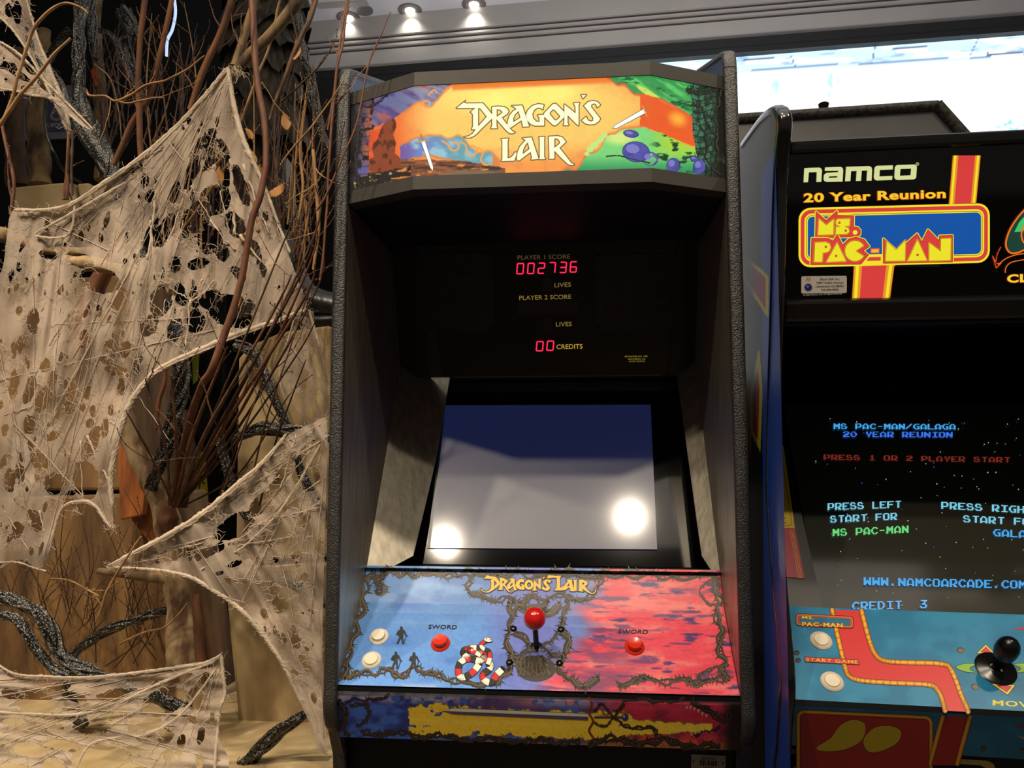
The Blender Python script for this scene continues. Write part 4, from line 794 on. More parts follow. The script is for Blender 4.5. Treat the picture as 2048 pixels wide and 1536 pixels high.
# picture tube
c0, c1 = w2(0, .182, .902), w2(0, .442, 1.251); ev = (c1-c0)/np.linalg.norm(c1-c0); nc = np.cross(ex, ev); nc = nc if nc@(CAM-c0) > 0 else -nc
def ontube(px, py, lift=0): return at(px, py, nc, nc@(c0+nc*lift))
tl_, tr_, bl2 = ontube(1612, 822), ontube(2048, 806), ontube(1658, 1236)
x0 = float((ontube(1658, 1225)-c0)@ex)-.012; x1_ = WID-x0; v1_ = float((ontube(1830, 806)-c0)@ev)
nu, nv = 28, 34; V = []; F = []
for j in range(nv+1):
    for i in range(nu+1):
        u, v = i/nu*2-1, j/nv*2-1; sq_ = (1-.018*v*v, 1-.018*u*u); X = (x0+x1_)/2+u*sq_[0]*(x1_-x0)/2; Yv = (v1_-.03)/2+v*sq_[1]*(v1_+.03)/2
        V.append(c0+ex*X+ev*Yv-nc*(.0025*(u*u+v*v)))
for j in range(nv):
    for i in range(nu): b = j*(nu+1)+i; F.append((b, b+1, b+nu+2, b+nu+1))
def tube_mat():
    m_, nt, p, N, K = new_mat('dark_picture_tube'); p.inputs['Base Color'].default_value = L4((58, 58, 50)); p.inputs['Roughness'].default_value = .12; p.inputs['Specular IOR Level'].default_value = .7; return m_
m = MB(); m.add(V, F); crt = m.build('game_screen', tube_mat(), R2, 80)
sft = Surf([c0-ev*.06, c1+ev*.1], ex)
FONT = {'A': '1c36636363 7f63'.replace(' ', ''), 'C': '1e33606060331e', 'D': '7c66636363667c', 'E': '7f60607c60607f', 'F': '7f60607e606060', 'G': '1f306067633 31f'.replace(' ', ''), 'H': '6363637f636363', 'I': '3f0c0c0c0c0c3f', 'L': '6060606060607f', 'M': '63777f7f6b6363', 'N': '63737b7f6f6763', 'O': '3e63636363633e', 'P': '7e6363637e6060', 'R': '7e6363677c6e67', 'S': '3c66603e03633e', 'T': '3f0c0c0c0c0c0c', 'U': '6363636363633e', 'W': '63636b7f7f7763', 'Y': '3333331e0c0c0c', '0': '1c26636363321c', '1': '0c1c0c0c0c0c3f', '2': '3e63071e3c707f', '3': '3f060c1e03633e', '.': '00000000001818', '-': '0000003e000000', '/': '03060c18306040'}
def pixtext(art, t, p0, p1, h, col, l=2):
    p0, p1 = np.array(p0, float), np.array(p1, float); n = len(t); stp = (p1-p0)/(n-1/8); up = np.array([0, -1.0])*h
    for i, chx in enumerate(t):
        if chx == ' ': continue
        for r in range(7):
            b = int(FONT[chx][2*r:2*r+2], 16); c_ = 0
            while c_ < 7:
                if b >> (6-c_) & 1:
                    e = c_
                    while e < 7 and b >> (6-e) & 1: e += 1
                    u0 = p0+stp*(i+c_/8); u1 = p0+stp*(i+e/8); v0 = up*((7-r)/7); v1 = up*((6-r)/7+.02)
                    art.poly([u0+v0, u1+v0, u1+v1, u0+v1], col, l); c_ = e
                else: c_ += 1
g = Art(sft, lift=.0002); cy_, bl_c, rd_, gn_ = (72, 176, 250), (64, 124, 250), (124, 42, 30), (110, 226, 130)
lb = (130, 214, 240)
for t, p0, p1, h, c in (('MS PAC-MAN/GALAGA', (1667, 858.5), (1911, 859.5), 11, cy_), ('20 YEAR REUNION', (1686, 874.5), (1905, 875.5), 11, bl_c), ('PRESS 1 OR 2 PLAYER START', (1647, 920), (2020, 925.5), 10.5, rd_), ('PRESS LEFT', (1655, 1021), (1802, 1016), 14, lb), ('PRESS RIGHT', (1882, 1018), (2066, 1028), 14, lb), ('START FOR', (1660, 1046), (1794, 1040), 14, lb), ('START FOR', (1926, 1045), (2076, 1052), 14, lb), ('MS PAC-MAN', (1665, 1073), (1817, 1066), 14.5, gn_), ('GALAGA', (1986, 1073), (2086, 1078), 14.5, cy_), ('WWW.NAMCOARCADE.COM', (1727, 1171), (2052, 1178), 16, cy_), ('CREDIT  3', (1704, 1221), (1854, 1217), 16.5, cy_)): pixtext(g, t, p0, p1, h, c)
rs = random.Random(5)
for i in range(120):
    u, v = rs.uniform(1600, 2048), rs.uniform(836, 1210)
    if u < 1600+(v-836)*.17+8: continue
    s_ = rs.uniform(.9, 1.9); g.poly([(u, v), (u+s_, v), (u+s_, v+s_), (u, v+s_)], rs.choice([(170, 230, 170), (120, 200, 230), (190, 210, 200), (60, 80, 210), (150, 220, 110)]), 2)
g.build('screen_lettering', print_mat('screen_phosphor', .3, .3, emis=1.0), crt)
# dark mask round the tube and the yellow-red instruction card
m = MB(); m.hexa([w2(0, .18, .90), w2(WID, .18, .90), w2(WID, .60, 1.44), w2(0, .60, 1.44)], [p_-nc*.02 for p_ in (w2(0, .18, .90), w2(WID, .18, .90), w2(WID, .60, 1.44), w2(0, .60, 1.44))])
m.v = [tuple(np.array(p_)-nc*.03) for p_ in m.v]; m.build('tube_mask', M['satin'], R2)
sm_ = [c0+ex*x+ev*v+nc*.002 for x, v in ((0, -.03), (x0+.004, -.03), (x0-.012, .46), (0, .46))]; m = MB(); m.hexa([p_-nc*.008 for p_ in sm_], sm_); m.build('side_mask', M['satin'], R2)
def oncard(px, py): return ontube(px, py, .0025)
cardP = [(1556, 872), (1567, 893), (1590, 1058), (1609, 1157), (1556, 1154)]
m = MB(); C_ = [oncard(*q) for q in cardP]; m.hexa(C_, [p_+nc*.001 for p_ in C_]); card = m.build('instruction_card', mat('card_red', (178, 26, 56), .4, .04, 20), R2)
cs5 = Surf([c0-ev*.05+nc*.0037, c1+ev*.1+nc*.0037], ex); g = Art(cs5, lift=.0003)
g.poly([(1556, 872), (1567, 893), (1589.5, 1057), (1556, 1056)], (224, 190, 40), 1); g.stroke([(1562, 905), (1584, 1048), (1578, 1052), (1557, 1051)], .8, (60, 50, 10), 2, joints=False)
for du in (0, 3.4, 6.6): g.stroke([(1579+du, 1059), (1597+du, 1157)], 1.1, (236, 170, 60), 2, joints=False)
for v in (941, 958, 967, 1010, 1024, 1036, 1046): g.stroke([(1558, v), (1562+.1*(v-940), v+.4)], 1.2, (80, 66, 14), 2, joints=False)
g.build('card_print', PRN, card)
# control panel
pf, pb_ = (.046, .797), (.168, .907); sfp = Surf([w2(0, *pf), w2(0, *pb_)], ex); sff = Surf([w2(0, .044, .790), w2(0, .078, .722)], ex)
bend = [(.046, .797), (.044, .790)]
m = MB(); m.hexa([w2(.0, y, z) for y, z in (pb_, pf, (.044, .790), (.078, .722), (.10, .722), (.19, .89))], [w2(WID, y, z) for y, z in (pb_, pf, (.044, .790), (.078, .722), (.10, .722), (.19, .89))]); cp2 = m.build('control_panel', M['satin'], R2)
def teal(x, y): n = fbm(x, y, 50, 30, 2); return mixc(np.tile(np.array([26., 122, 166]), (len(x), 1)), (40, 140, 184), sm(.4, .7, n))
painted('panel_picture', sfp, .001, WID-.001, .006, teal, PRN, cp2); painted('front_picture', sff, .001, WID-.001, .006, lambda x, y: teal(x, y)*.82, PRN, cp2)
a = Art(sfp, lift=.00012)
def road(pts_in, pts_out, art, l=1):
    """red band between two rounded border lines"""
    I, Oo = cr(pts_in, 5), cr(pts_out, 5); art.poly(list(map(tuple, I))+list(map(tuple, Oo[::-1])), (226, 56, 56), l)
    for q in (I, Oo): art.stroke(q, 10.5, (40, 20, 20), l+1); art.stroke(q, 8.6, (226, 128, 50), l+2); art.stroke(q, 4.4, (250, 196, 50), l+3)
road([(1664, 1220), (1676, 1276), (1690, 1334), (1698, 1352), (1720, 1361), (1780, 1366), (1856, 1370), (1876, 1382), (1886, 1406), (1890, 1422)], [(1723, 1222), (1738, 1280), (1750, 1308), (1766, 1321), (1800, 1325), (1880, 1328), (1902, 1340), (1922, 1390), (1932, 1412), (1936, 1424)], a)
a.poly([(x, y+.055*(x-1592)) for x, y in rrect(1591, 1227, 1707, 1252, 6)], (50, 26, 20), 6); a.poly([(x, y+.055*(x-1592)) for x, y in rrect(1592.5, 1228.5, 1705.5, 1250.5, 5)], (226, 120, 56), 7); a.poly([(x, y+.055*(x-1592)) for x, y in rrect(1595, 1231, 1703, 1248, 4)], (206, 70, 40), 8); a.poly([(x, y+.055*(x-1592)) for x, y in rrect(1598, 1233, 1700, 1247, 3)], (36, 116, 150), 9)
a.text('MS.', (1603, 1239.5), (1628, 1240.5), 7, (60, 30, 14), 10, offset=.06, space=1.1); a.text('MS.', (1603.5, 1239), (1627.5, 1240), 6.4, (244, 214, 60), 11, offset=.03, space=1.1); a.text('PAC-MAN', (1603, 1253.5), (1686, 1256.5), 9, (190, 50, 40), 10, offset=.07, space=1.12); a.text('PAC-MAN', (1604, 1252.6), (1685, 1255.6), 7.6, (244, 214, 60), 11, offset=.03, space=1.15)
a.poly([(1607.5, 1314), (1716, 1319.5), (1719.5, 1331), (1610, 1325)], (40, 20, 20), 6); a.poly([(1608.5, 1315), (1715, 1320.5), (1718, 1330), (1611, 1324)], (214, 56, 50), 7); a.text('START GAME', (1611.5, 1323), (1716, 1328.5), 6.6, (246, 190, 60), 8, offset=.02, space=1.12)
for q in ([(1954, 1307), (1971, 1290), (1990, 1308)], [(1983, 1368), (2030, 1371), (2015, 1390)]):
    c_ = np.mean(q, 0); sc = lambda f: [tuple(c_+(np.array(p_)-c_)*f) for p_ in q]
    a.poly(sc(1.12), (40, 30, 30), 2); a.poly(sc(1.0), (250, 216, 90), 3); a.poly(sc(.66), (50, 20, 20), 4); a.poly(sc(.58), (220, 62, 66), 5)
for s_, cx in ((1, 1912), (-1, 2068)):
    q = cr([(cx, 1335), (cx+s_*18, 1328), (cx+s_*40, 1329), (cx+s_*30, 1334), (cx+s_*27, 1338), (cx+s_*32, 1343), (cx+s_*44, 1345), (cx+s_*20, 1344)], 4, True); a.stroke(q, 2.2, (30, 60, 40), 2, closed=True); a.poly(list(map(tuple, q)), (146, 196, 60), 3)
a.text('MOVE', (1985, 1411), (2074, 1416), 11, (240, 226, 70), 2, offset=.02, space=1.1); a.poly([(2024, 1259), (2052, 1253), (2052, 1260)], (196, 50, 60), 2)
for u, v in ((1921, 1301), (1950, 1374), (2033, 1306)): a.disc(u, v, 8, 5.6, (20, 30, 34), 2, 14); a.disc(u+.5, v+.6, 6.6, 4.4, (136, 108, 86), 3, 14)
for u, v in ((1593, 1306), (1596, 1321)): a.disc(u, v, 6, 5, (14, 14, 16), 2); a.disc(u+.5, v+1, 3, 2.4, (84, 66, 54), 3)
a.build('panel_print', PRN, cp2)
a = Art(sff, lift=.00012)
def rr2(i, r): return [(x, y+.047*(x-1592)) for x, y in rrect(1592+i, 1418+i*.9, 1866-i, 1560-i, r)]
a.poly(rr2(0, 16), (40, 20, 16), 1); a.poly(rr2(1, 15), (206, 124, 44), 2); a.poly(rr2(3, 13), (232, 176, 56), 3); a.poly(rr2(6, 11), (206, 124, 44), 4); a.poly(rr2(8, 9), (50, 16, 14), 5); a.poly(rr2(9, 8), (168, 44, 44), 6)
for q in ([(1888, 1431), (1864, 1520)], [(1938, 1434), (1912, 1522)]): pass
a.poly([(1886, 1431), (1942, 1433), (1916, 1530), (1858, 1530)], (166, 42, 42), 2)
for u in ((1886, 1858), (1940, 1913)): a.stroke([(u[0], 1430), (u[1], 1530)], 11, (40, 20, 16), 3, joints=False); a.stroke([(u[0], 1430), (u[1], 1530)], 9, (206, 124, 44), 4, joints=False); a.stroke([(u[0], 1430), (u[1], 1530)], 4.6, (232, 176, 56), 5, joints=False)
# plain emblem: two rounded patches in yellow and red outlines
for q, c_ in (([(1634, 1494), (1662, 1476), (1680, 1452), (1704, 1440), (1728, 1448), (1722, 1478), (1690, 1496), (1650, 1500)], (196, 172, 46)), ([(1728, 1478), (1748, 1456), (1778, 1452), (1800, 1462), (1792, 1484), (1760, 1500), (1736, 1500)], (196, 172, 46))):
    q = cr(q, 4, True); a.stroke(q, 4, (60, 30, 20), 7, closed=True); a.stroke(q, 2.6, (226, 190, 60), 8, closed=True); a.poly(list(map(tuple, q)), c_, 9)
for u, v in ((1967, 1496), (2046, 1500)): a.disc(u, v, 6, 4.6, (24, 40, 54), 2); a.disc(u, v+1, 4, 3, (96, 78, 66), 3)
a.poly([(2032, 1470), (2052, 1474), (2052, 1482)], (150, 140, 120), 2); a.poly([(2024, 1450), (2052, 1446), (2052, 1453)], (140, 44, 50), 2)
a.build('front_print', PRN, cp2)
def p2_at(px, py): X, n = sfp.hit([px], [py]); return X[0], n[0]
button(1642, 1282, M['wht'], .0165, .0108, .0055, 'start_button', R2, p2_at); button(1664, 1364, M['wht'], .0165, .0108, .0055, 'start_button', R2, p2_at)
p, n = p2_at(1991, 1338); m = MB(); m.lathe(p, n, [(.027, 0), (.0275, .0012), (.024, .003), (.012, .0042), (.009, .006), (.0085, .003)], 36); j2 = m.build('joystick', M['blk'], R2, 50)
m = MB(); ax = n*.92+ex*.08+ey*.05; ax /= np.linalg.norm(ax); m.lathe(p, ax, [(.0055, 0), (.0065, .012), (.0105, .022), (.014, .032), (.0158, .042), (.0155, .051), (.0135, .058), (.0095, .0635), (.005, .066), (.0004, .067)], 32); m.build('bat_top', M['blk'], j2, 70)
# pixel-edged cream border on the board below
lowS = Surf([w2(0, .112, .74), w2(0, .112, .4)], ex); m = MB(); m.box((0, .114, .05), (WID, .128, .722)); lb_ = w2m(m).build('lower_board', M['satin'], R2); a = Art(lowS, lift=.0004)
a.poly([(1577, 1497), (1975, 1521), (1986, 1527), (1990, 1536), (1994, 1560), (1980, 1560), (1972, 1536), (1960, 1530), (1576, 1507)], (226, 196, 106), 1); a.poly([(1714, 1508), (1754, 1510), (1748, 1560), (1718, 1560)], (226, 196, 106), 1)
for u in (1587, 1618): a.poly([(u, 1532), (u+8, 1532.5), (u+8, 1560), (u, 1560)], (220, 220, 214), 1)
a.build('board_print', PRN, lb_)

# ================================================================== CABINET BEHIND, SEEN ABOVE THE SECOND ONE
R3 = thing('arcade_cabinet', (.70, 2.2, 0), 'plain dark cabinet behind with worn grey edging along its top, under the bright video wall', 'arcade cabinet')
yb = 1.95
tl3, tr3, br3 = aty(1470, 236, yb), aty(1872, 209, yb), aty(1940, 285, yb)
bl3 = np.array([tl3[0]-.02, yb, br3[2]-.3]); sl = (br3-tr3)/np.linalg.norm(br3-tr3); br4 = br3+sl*.3
M['greymetal'] = mat('dark_grey_sheet', (140, 139, 136), .36, .06, 8, spec=.6, metal=.4); M['worn'] = mat('worn_edging', (94, 88, 76), .5, .3, 120, c2=(40, 38, 36), thr=(.35, .6))
m = MB(); f_ = [tl3, tr3, br4, bl3]; m.hexa([tuple(p_) for p_ in f_], [tuple(p_+np.array([.02, .5, 0])) for p_ in f_]); m.build('rear_panel', M['greymetal'], R3)
m = MB(); m.box((bl3[0], yb+.01, 0), (br4[0], yb+.5, bl3[2]+.02)); m.build('cabinet_body', M['black'], R3)
m = MB(); m.tube([tl3+np.array([-.02, 0, -.004]), tr3+np.array([.004, 0, -.004])], .014, 10); m.build('top_edging', M['worn'], R3, 60)
m = MB(); m.tube([tr3, br4], .016, 10); m.build('slanted_edging', M['worn'], R3, 60)
kn = aty(1648, 228, yb+.03); m = MB(); m.lathe(kn, (0, 0, 1), [(.008, -.01), (.0085, .005), (.013, .022), (.0135, .027), (.009, .03), (.0005, .031)], 16); m.build('knob', M['blk'], R3, 50)
# ================================================================== HAUNTED WOOD DISPLAY ON THE LEFT
def P3(px, py, y): return aty(px, py, y)
def path(pts, y0, y1=None, k=7, jit=0, seed=0):
    """picture polyline -> smooth 3D path whose depth runs from y0 to y1 (or is given per point)"""
    Q = np.array([(p[0], p[1], p[2] if len(p) > 2 else y0+(0 if y1 is None else (y1-y0)*i/(len(pts)-1))) for i, p in enumerate(pts)], float)
    C = cr(Q, k); X = np.stack([aty(u, v, y) for u, v, y in C])
    if jit:
        t = np.arange(len(X)); r = np.random.RandomState(seed)
        for a_ in range(3): X[:, a_] += jit*np.interp(t, np.linspace(0, len(X), max(3, len(X)//3)), r.uniform(-1, 1, max(3, len(X)//3)))
    return X, C
def pxr(w, y): return .5*w*y/FPX*1.06
def px_w(ws, n): return np.interp(np.linspace(0, 1, n), np.linspace(0, 1, len(ws)), ws)
M['stone'] = mat('painted_foam_stone', (192, 168, 124), .85, .2, 7, c2=(134, 108, 72), thr=(.3, .72), bump=.5, bscale=40, stretch=(1.6, 1.6, .7))
M['stoneb'] = mat('brown_foam_stone', (150, 114, 70), .85, .2, 8, c2=(78, 54, 32), thr=(.3, .7), bump=.5, bscale=40, stretch=(2, 2, .6))
M['stonec'] = mat('cream_foam_slab', (210, 188, 142), .85, .2, 9, c2=(172, 144, 100), bump=.4, bscale=50)
M['wood'] = mat('orange_stained_board', (190, 110, 46), .7, .2, 10, c2=(112, 62, 28), stretch=(5, 5, .8), bump=.3, bscale=60)
M['backing'] = mat('black_backdrop_cloth', (9, 9, 10), .9, .2, 10)
M['bark'] = mat('flaking_bark', (186, 158, 118), .85, .2, 22, c2=(98, 70, 46), thr=(.42, .58), bump=.8, bscale=70, stretch=(1, 1, .5))
M['barko'] = mat('orange_bark', (142, 92, 54), .85, .2, 16, c2=(80, 48, 30), thr=(.35, .65), bump=.8, bscale=60, stretch=(1.3, 1.3, .45))
M['barkd'] = mat('dry_bark', (150, 124, 84), .85, .2, 26, c2=(70, 52, 34), thr=(.38, .62), bump=.8, bscale=80, stretch=(1, 1, .4))
M['splitwood'] = mat('split_pale_wood', (206, 174, 124), .7, .2, 14, c2=(112, 84, 54), stretch=(.5, 3, 3), bump=.4, bscale=60)
M['twig_red'] = mat('reddish_twig', (130, 84, 54), .6, .2, 60, c2=(88, 50, 32), stretch=(1, 1, .4))
M['twig_brown'] = mat('brown_twig', (112, 80, 50), .7, .2, 60, c2=(60, 42, 28), stretch=(1, 1, .4))
M['twig_tan'] = mat('tan_twig', (176, 134, 82), .65, .2, 60, c2=(124, 88, 52), stretch=(1, 1, .4))
M['twig_dark'] = mat('dark_twig', (78, 50, 32), .75, .2, 60, c2=(44, 28, 20))
M['leaf'] = mat('dry_leaf', (196, 142, 74), .7, .2, 40, c2=(140, 92, 48))
def vine_mat():
    m_, nt, p, N, K = new_mat('glitter_black_fibre'); co = N('ShaderNodeTexCoord'); nz = N('ShaderNodeTexNoise'); nz.inputs['Scale'].default_value = 260; nz.inputs['Detail'].default_value = 1; K(co.outputs['Object'], nz.inputs['Vector'])
    r_ = N('ShaderNodeValToRGB'); r_.color_ramp.elements[0].position = .56; r_.color_ramp.elements[1].position = .70; r_.color_ramp.elements[0].color = (.010, .010, .010, 1); r_.color_ramp.elements[1].color = (.36, .32, .22, 1); K(nz.outputs['Fac'], r_.inputs[0]); K(r_.outputs[0], p.inputs['Base Color']); p.inputs['Roughness'].default_value = .34; p.inputs['Specular IOR Level'].default_value = .8
    bn = N('ShaderNodeBump'); bn.inputs['Strength'].default_value = .9; bn.inputs['Distance'].default_value = .003; K(nz.outputs['Fac'], bn.inputs['Height']); K(bn.outputs[0], p.inputs['Normal']); return m_
M['vine'] = vine_mat()
def web_mat():
    m_, nt, p, N, K = new_mat('cheesecloth'); co = N('ShaderNodeTexCoord')
    nz = N('ShaderNodeTexNoise'); nz.inputs['Scale'].default_value = 11; nz.inputs['Detail'].default_value = 5; mp = N('ShaderNodeMapping'); mp.inputs['Scale'].default_value = (1.5, 1, .55); mp.inputs['Rotation'].default_value = (0, .35, 0); K(co.outputs['Object'], mp.inputs[0]); K(mp.outputs[0], nz.inputs['Vector'])
    wv = N('ShaderNodeTexWave'); wv.inputs['Scale'].default_value = 150; wv.inputs['Distortion'].default_value = 5; wv.inputs['Detail'].default_value = 2; wv.inputs['Detail Scale'].default_value = .25; wv.bands_direction = 'DIAGONAL'; K(co.outputs['Object'], wv.inputs['Vector'])
    w2_ = N('ShaderNodeTexWave'); w2_.inputs['Scale'].default_value = 170; w2_.inputs['Distortion'].default_value = 5; w2_.inputs['Detail Scale'].default_value = .25; w2_.bands_direction = 'Z'; K(co.outputs['Object'], w2_.inputs['Vector'])
    def mth(op, a_, b_):
        n_ = N('ShaderNodeMath'); n_.operation = op
        for i, v in enumerate((a_, b_)):
            if isinstance(v, (int, float)): n_.inputs[i].default_value = v
            else: K(v, n_.inputs[i])
        return n_.outputs[0]
    weave = mth('MAXIMUM', wv.outputs['Fac'], w2_.outputs['Fac']); dens = mth('MULTIPLY_ADD', nz.outputs['Fac'], 2.3); dens.node.inputs[2].default_value = -.74
    r_ = mth('ADD', mth('MULTIPLY', weave, .45), dens); cl = N('ShaderNodeClamp'); K(r_, cl.inputs[0]); cl.inputs['Min'].default_value = .12; cl.inputs['Max'].default_value = .95
    p.inputs['Base Color'].default_value = L4((184, 166, 148)); p.inputs['Roughness'].default_value = .9; p.inputs['Specular IOR Level'].default_value = .1; K(cl.outputs[0], p.inputs['Alpha']); return m_
M['web'] = web_mat(); M['thread'] = mat('cotton_thread', (198, 180, 158), .9, .08, 30, spec=.1)

# ---- blocks, slabs, backing
def slab(name, poly, y, depth, mt, label, cat, bev=.008, back_shift=(0, 0)):
    f_ = [P3(u, v, y) for u, v in poly]; b_ = [p_+np.array([back_shift[0], depth, back_shift[1]]) for p_ in f_]; m = MB(); m.hexa(f_, b_); o = m.build(name, mt, None, bevel=bev)
    c = np.mean(f_, 0); zmin = min(p_[2] for p_ in f_); return tag(rebase(o, (c[0], y+depth/2, zmin)), label, cat)
def curtain(poly, y, label): return slab('backdrop_panel', poly, y, .04, M['backing'], label, 'backdrop', 0)
curtain([(-160, -120), (558, -120), (558, 1800), (-160, 1800)], 3.0, 'black backdrop panel behind the trees, filling the left edge of the picture')
curtain([(592, 158), (760, 158), (760, 1800), (592, 1800)], 2.9, 'narrow black backdrop panel just left of the dark cabinet')
curtain([(540, 412), (610, 412), (610, 1800), (540, 1800)], 2.95, 'low black backdrop panel below the pale gap in the branches')
zsl = float(P3(560, 1462, 1.74)[2])
m = MB(); m.box((-1.75, 1.44, zsl-.28), (-.40, 2.15, zsl)); o = m.build('stone_slab', M['stonec'], None, bevel=.01); tag(rebase(o, (-.9, 1.6, zsl-.28)), 'cream stone-look slab at the very bottom, left of the dark cabinet', 'stone block')
m = MB(); m.box((-1.7, 1.47, 0), (-.42, 2.12, zsl-.28)); o = m.build('plinth', M['stoneb'], None, bevel=.01); tag(rebase(o, (-1.0, 1.8, 0)), 'brown plinth under the cream stone slab', 'plinth')
slab('stone_block', [(476, 716), (500, 690), (560, 664), (660, 650), (668, 1112), (470, 1124)], 1.86, .25, M['stone'], 'beige stone block beside the dark cabinet with the black boot on top', 'stone block')
slab('stone_block', [(446, 1142), (660, 1130), (668, 1452), (478, 1464)], 1.80, .3, M['stone'], 'beige stone block standing on the cream slab at lower right of the webs', 'stone block')
slab('stone_block', [(-120, 1000), (330, 985), (372, 1210), (402, 1460), (-120, 1480)], 1.90, .22, M['stoneb'], 'wide brown stone block at lower left behind the thin twigs', 'stone block')
slab('stone_block', [(-120, 566), (120, 556), (262, 548), (276, 980), (-120, 984)], 1.93, .22, M['stoneb'], 'brown stone block behind the large hanging web', 'stone block')
slab('stone_block', [(16, 374), (120, 364), (150, 366), (160, 432), (20, 440)], 2.0, .22, M['stonec'], 'small cream ledge block above the left end of the large web', 'stone block')
slab('stone_block', [(152, 366), (178, 364), (184, 420), (164, 432)], 2.0, .18, M['stonec'], 'narrow cream stone chip at the right end of the ledge block', 'stone block')
slab('wooden_board', [(232, 836), (262, 832), (292, 950), (286, 1030), (240, 1040)], 1.84, .02, M['wood'], 'orange stained board standing behind the edge of the large web', 'board', .003)
slab('wooden_board', [(278, 960), (300, 980), (330, 1080), (310, 1100), (262, 1040)], 1.873, .02, M['wood'], 'orange bark board leaning at the foot of the tree trunk', 'board', .003)
# ---- logs and trunks
def trunk(name, pts, ws, y, mt, label, cat, k=6, lump=.12, seed=0):
    X, C = path(pts, y, None, k); w = px_w(ws, len(X)); r = np.random.RandomState(seed); rad = pxr(w, y)*(1+lump*np.interp(np.arange(len(X)), np.linspace(0, len(X), 9), r.uniform(-1, 1, 9)))
    root = thing('bare_tree' if name == 'tree_trunk' else name, X[0], label, cat); m = MB(); m.tube(X, rad, 18)
    for i in range(len(m.v)):
        v = Vector(m.v[i]); d = mnoise.noise(v*38)*.004+mnoise.noise(v*14)*.006; c = X[min(i//18, len(X)-1)]; e = np.array(m.v[i])-c; e /= np.linalg.norm(e)+1e-9; m.v[i] = tuple(np.array(m.v[i])+e*d)
    m.build('trunk' if cat == 'tree' else 'split_log', mt, root, 60); return root
t1 = trunk('tree_trunk', [(374, 1450), (374, 1345), (368, 1270), (362, 1200), (352, 1120), (338, 1060), (322, 1000), (296, 950), (272, 900), (250, 840), (240, 780)], [78, 74, 70, 66, 60, 56, 50, 48, 44, 38, 30], 1.66, M['bark'], 'pale flaking tree trunk rising left of the black gap between the blocks', 'tree', seed=1)
def part_tube(root, name, pts, ws, y, mt, y1=None):
    X, C = path(pts, y, y1, 6); m = MB(); m.tube(X, pxr(px_w(ws, len(X)), y), 12); return m.build(name, mt, root, 60)
part_tube(t1, 'branch_stub', [(345, 1158), (290, 1152), (240, 1146), (196, 1142)], [26, 22, 18, 12], 1.64, M['barkd']); part_tube(t1, 'bark_flake', [(392, 1190), (398, 1250), (404, 1330), (398, 1345)], [14, 20, 22, 12], 1.63, M['barko']); part_tube(t1, 'bark_flake', [(338, 1000), (336, 1040), (348, 1075)], [18, 40, 14], 1.625, M['barko'])
trunk('tree_stump', [(80, 372), (78, 345), (76, 300), (72, 240), (76, 190), (84, 130), (88, 60)], [52, 46, 44, 36, 34, 30, 26], 2.06, M['barkd'], 'short pale trunk standing on the ledge at upper left', 'tree', seed=2)
trunk('tree_stump', [(38, 374), (34, 345), (32, 300), (30, 240), (34, 180), (40, 100)], [42, 40, 36, 30, 28, 26], 2.12, M['twig_brown'], 'darker trunk at the left edge beside the short pale trunk', 'tree', seed=3)
trunk('tree_trunk', [(206, 360), (204, 290), (200, 200), (196, 120), (192, 60), (196, -30)], [26, 26, 24, 22, 20, 20], 2.1, M['barkd'], 'thin grey-brown trunk behind the black fibre vines at top left', 'tree', seed=4)
trunk('tree_trunk', [(255, 480), (235, 500), (200, 560), (170, 640), (160, 720)], [30, 30, 34, 36, 36], 1.72, M['barko'], 'brown forked trunk behind the large web near its upper left', 'tree', seed=5)
t6 = trunk('log', [(130, 522), (165, 526), (200, 532), (240, 540), (272, 548)], [20, 24, 26, 24, 18], 1.60, M['splitwood'], 'pale split log lying across behind the gap in the large web', 'log', seed=6)
trunk('log', [(-30, 462), (10, 470), (50, 486), (90, 500), (160, 504), (236, 502)], [26, 26, 24, 20, 20, 18], 1.715, M['barkd'], 'brown log end poking in from the left edge above the large web', 'log', seed=7)
trunk('tree_trunk', [(352, 1010), (372, 940), (380, 880), (372, 820)], [40, 34, 26, 20], 1.74, M['twig_dark'], 'dark tangled stump where the fan of red stems starts', 'tree', seed=8)

# ---- black glittering fibre vines
def fibre_vine(pts, ws, y, label, seed, y1=None, nst=7):
    X, C = path(pts, y, y1, 9); n = len(X); rnd = random.Random(seed); R = pxr(px_w(ws, n), y); T = np.gradient(X, axis=0); T /= np.linalg.norm(T, axis=1)[:, None]
    u = np.cross(T, (0, 1., 0)); u /= np.linalg.norm(u, axis=1)[:, None]; w = np.cross(T, u); s = np.concatenate([[0], np.cumsum(np.linalg.norm(np.diff(X, axis=0), axis=1))]); m = MB(); m.tube(X, R*.72, 10)
    for j in range(nst):
        ph = j*2*math.pi/nst+rnd.random(); tw = rnd.uniform(14, 30)*rnd.choice((1, 1, -1)); rr_ = R*rnd.uniform(.7, .92)
        a_ = ph+tw*s; Q = X+(u*np.cos(a_)[:, None]+w*np.sin(a_)[:, None])*rr_[:, None]; m.tube(Q, R*rnd.uniform(.2, .36), 5)
    for j in range(int(14*s[-1]/.3)):
        i = rnd.randrange(1, n-1); d = np.array([rnd.uniform(-1, 1) for _ in range(3)]); d = d/np.linalg.norm(d)*R[i]; q = X[i]+d*.8; m.tube([q, q+d*.5+T[i]*R[i]*.6, q+d*.7+T[i]*R[i]*1.3], [R[i]*.09, R[i]*.07, R[i]*.03], 3)
    o = m.build('fibre_vine', M['vine'], None, 50); return tag(rebase(o, X[-1]), label, 'vine', 'black fibre vines')
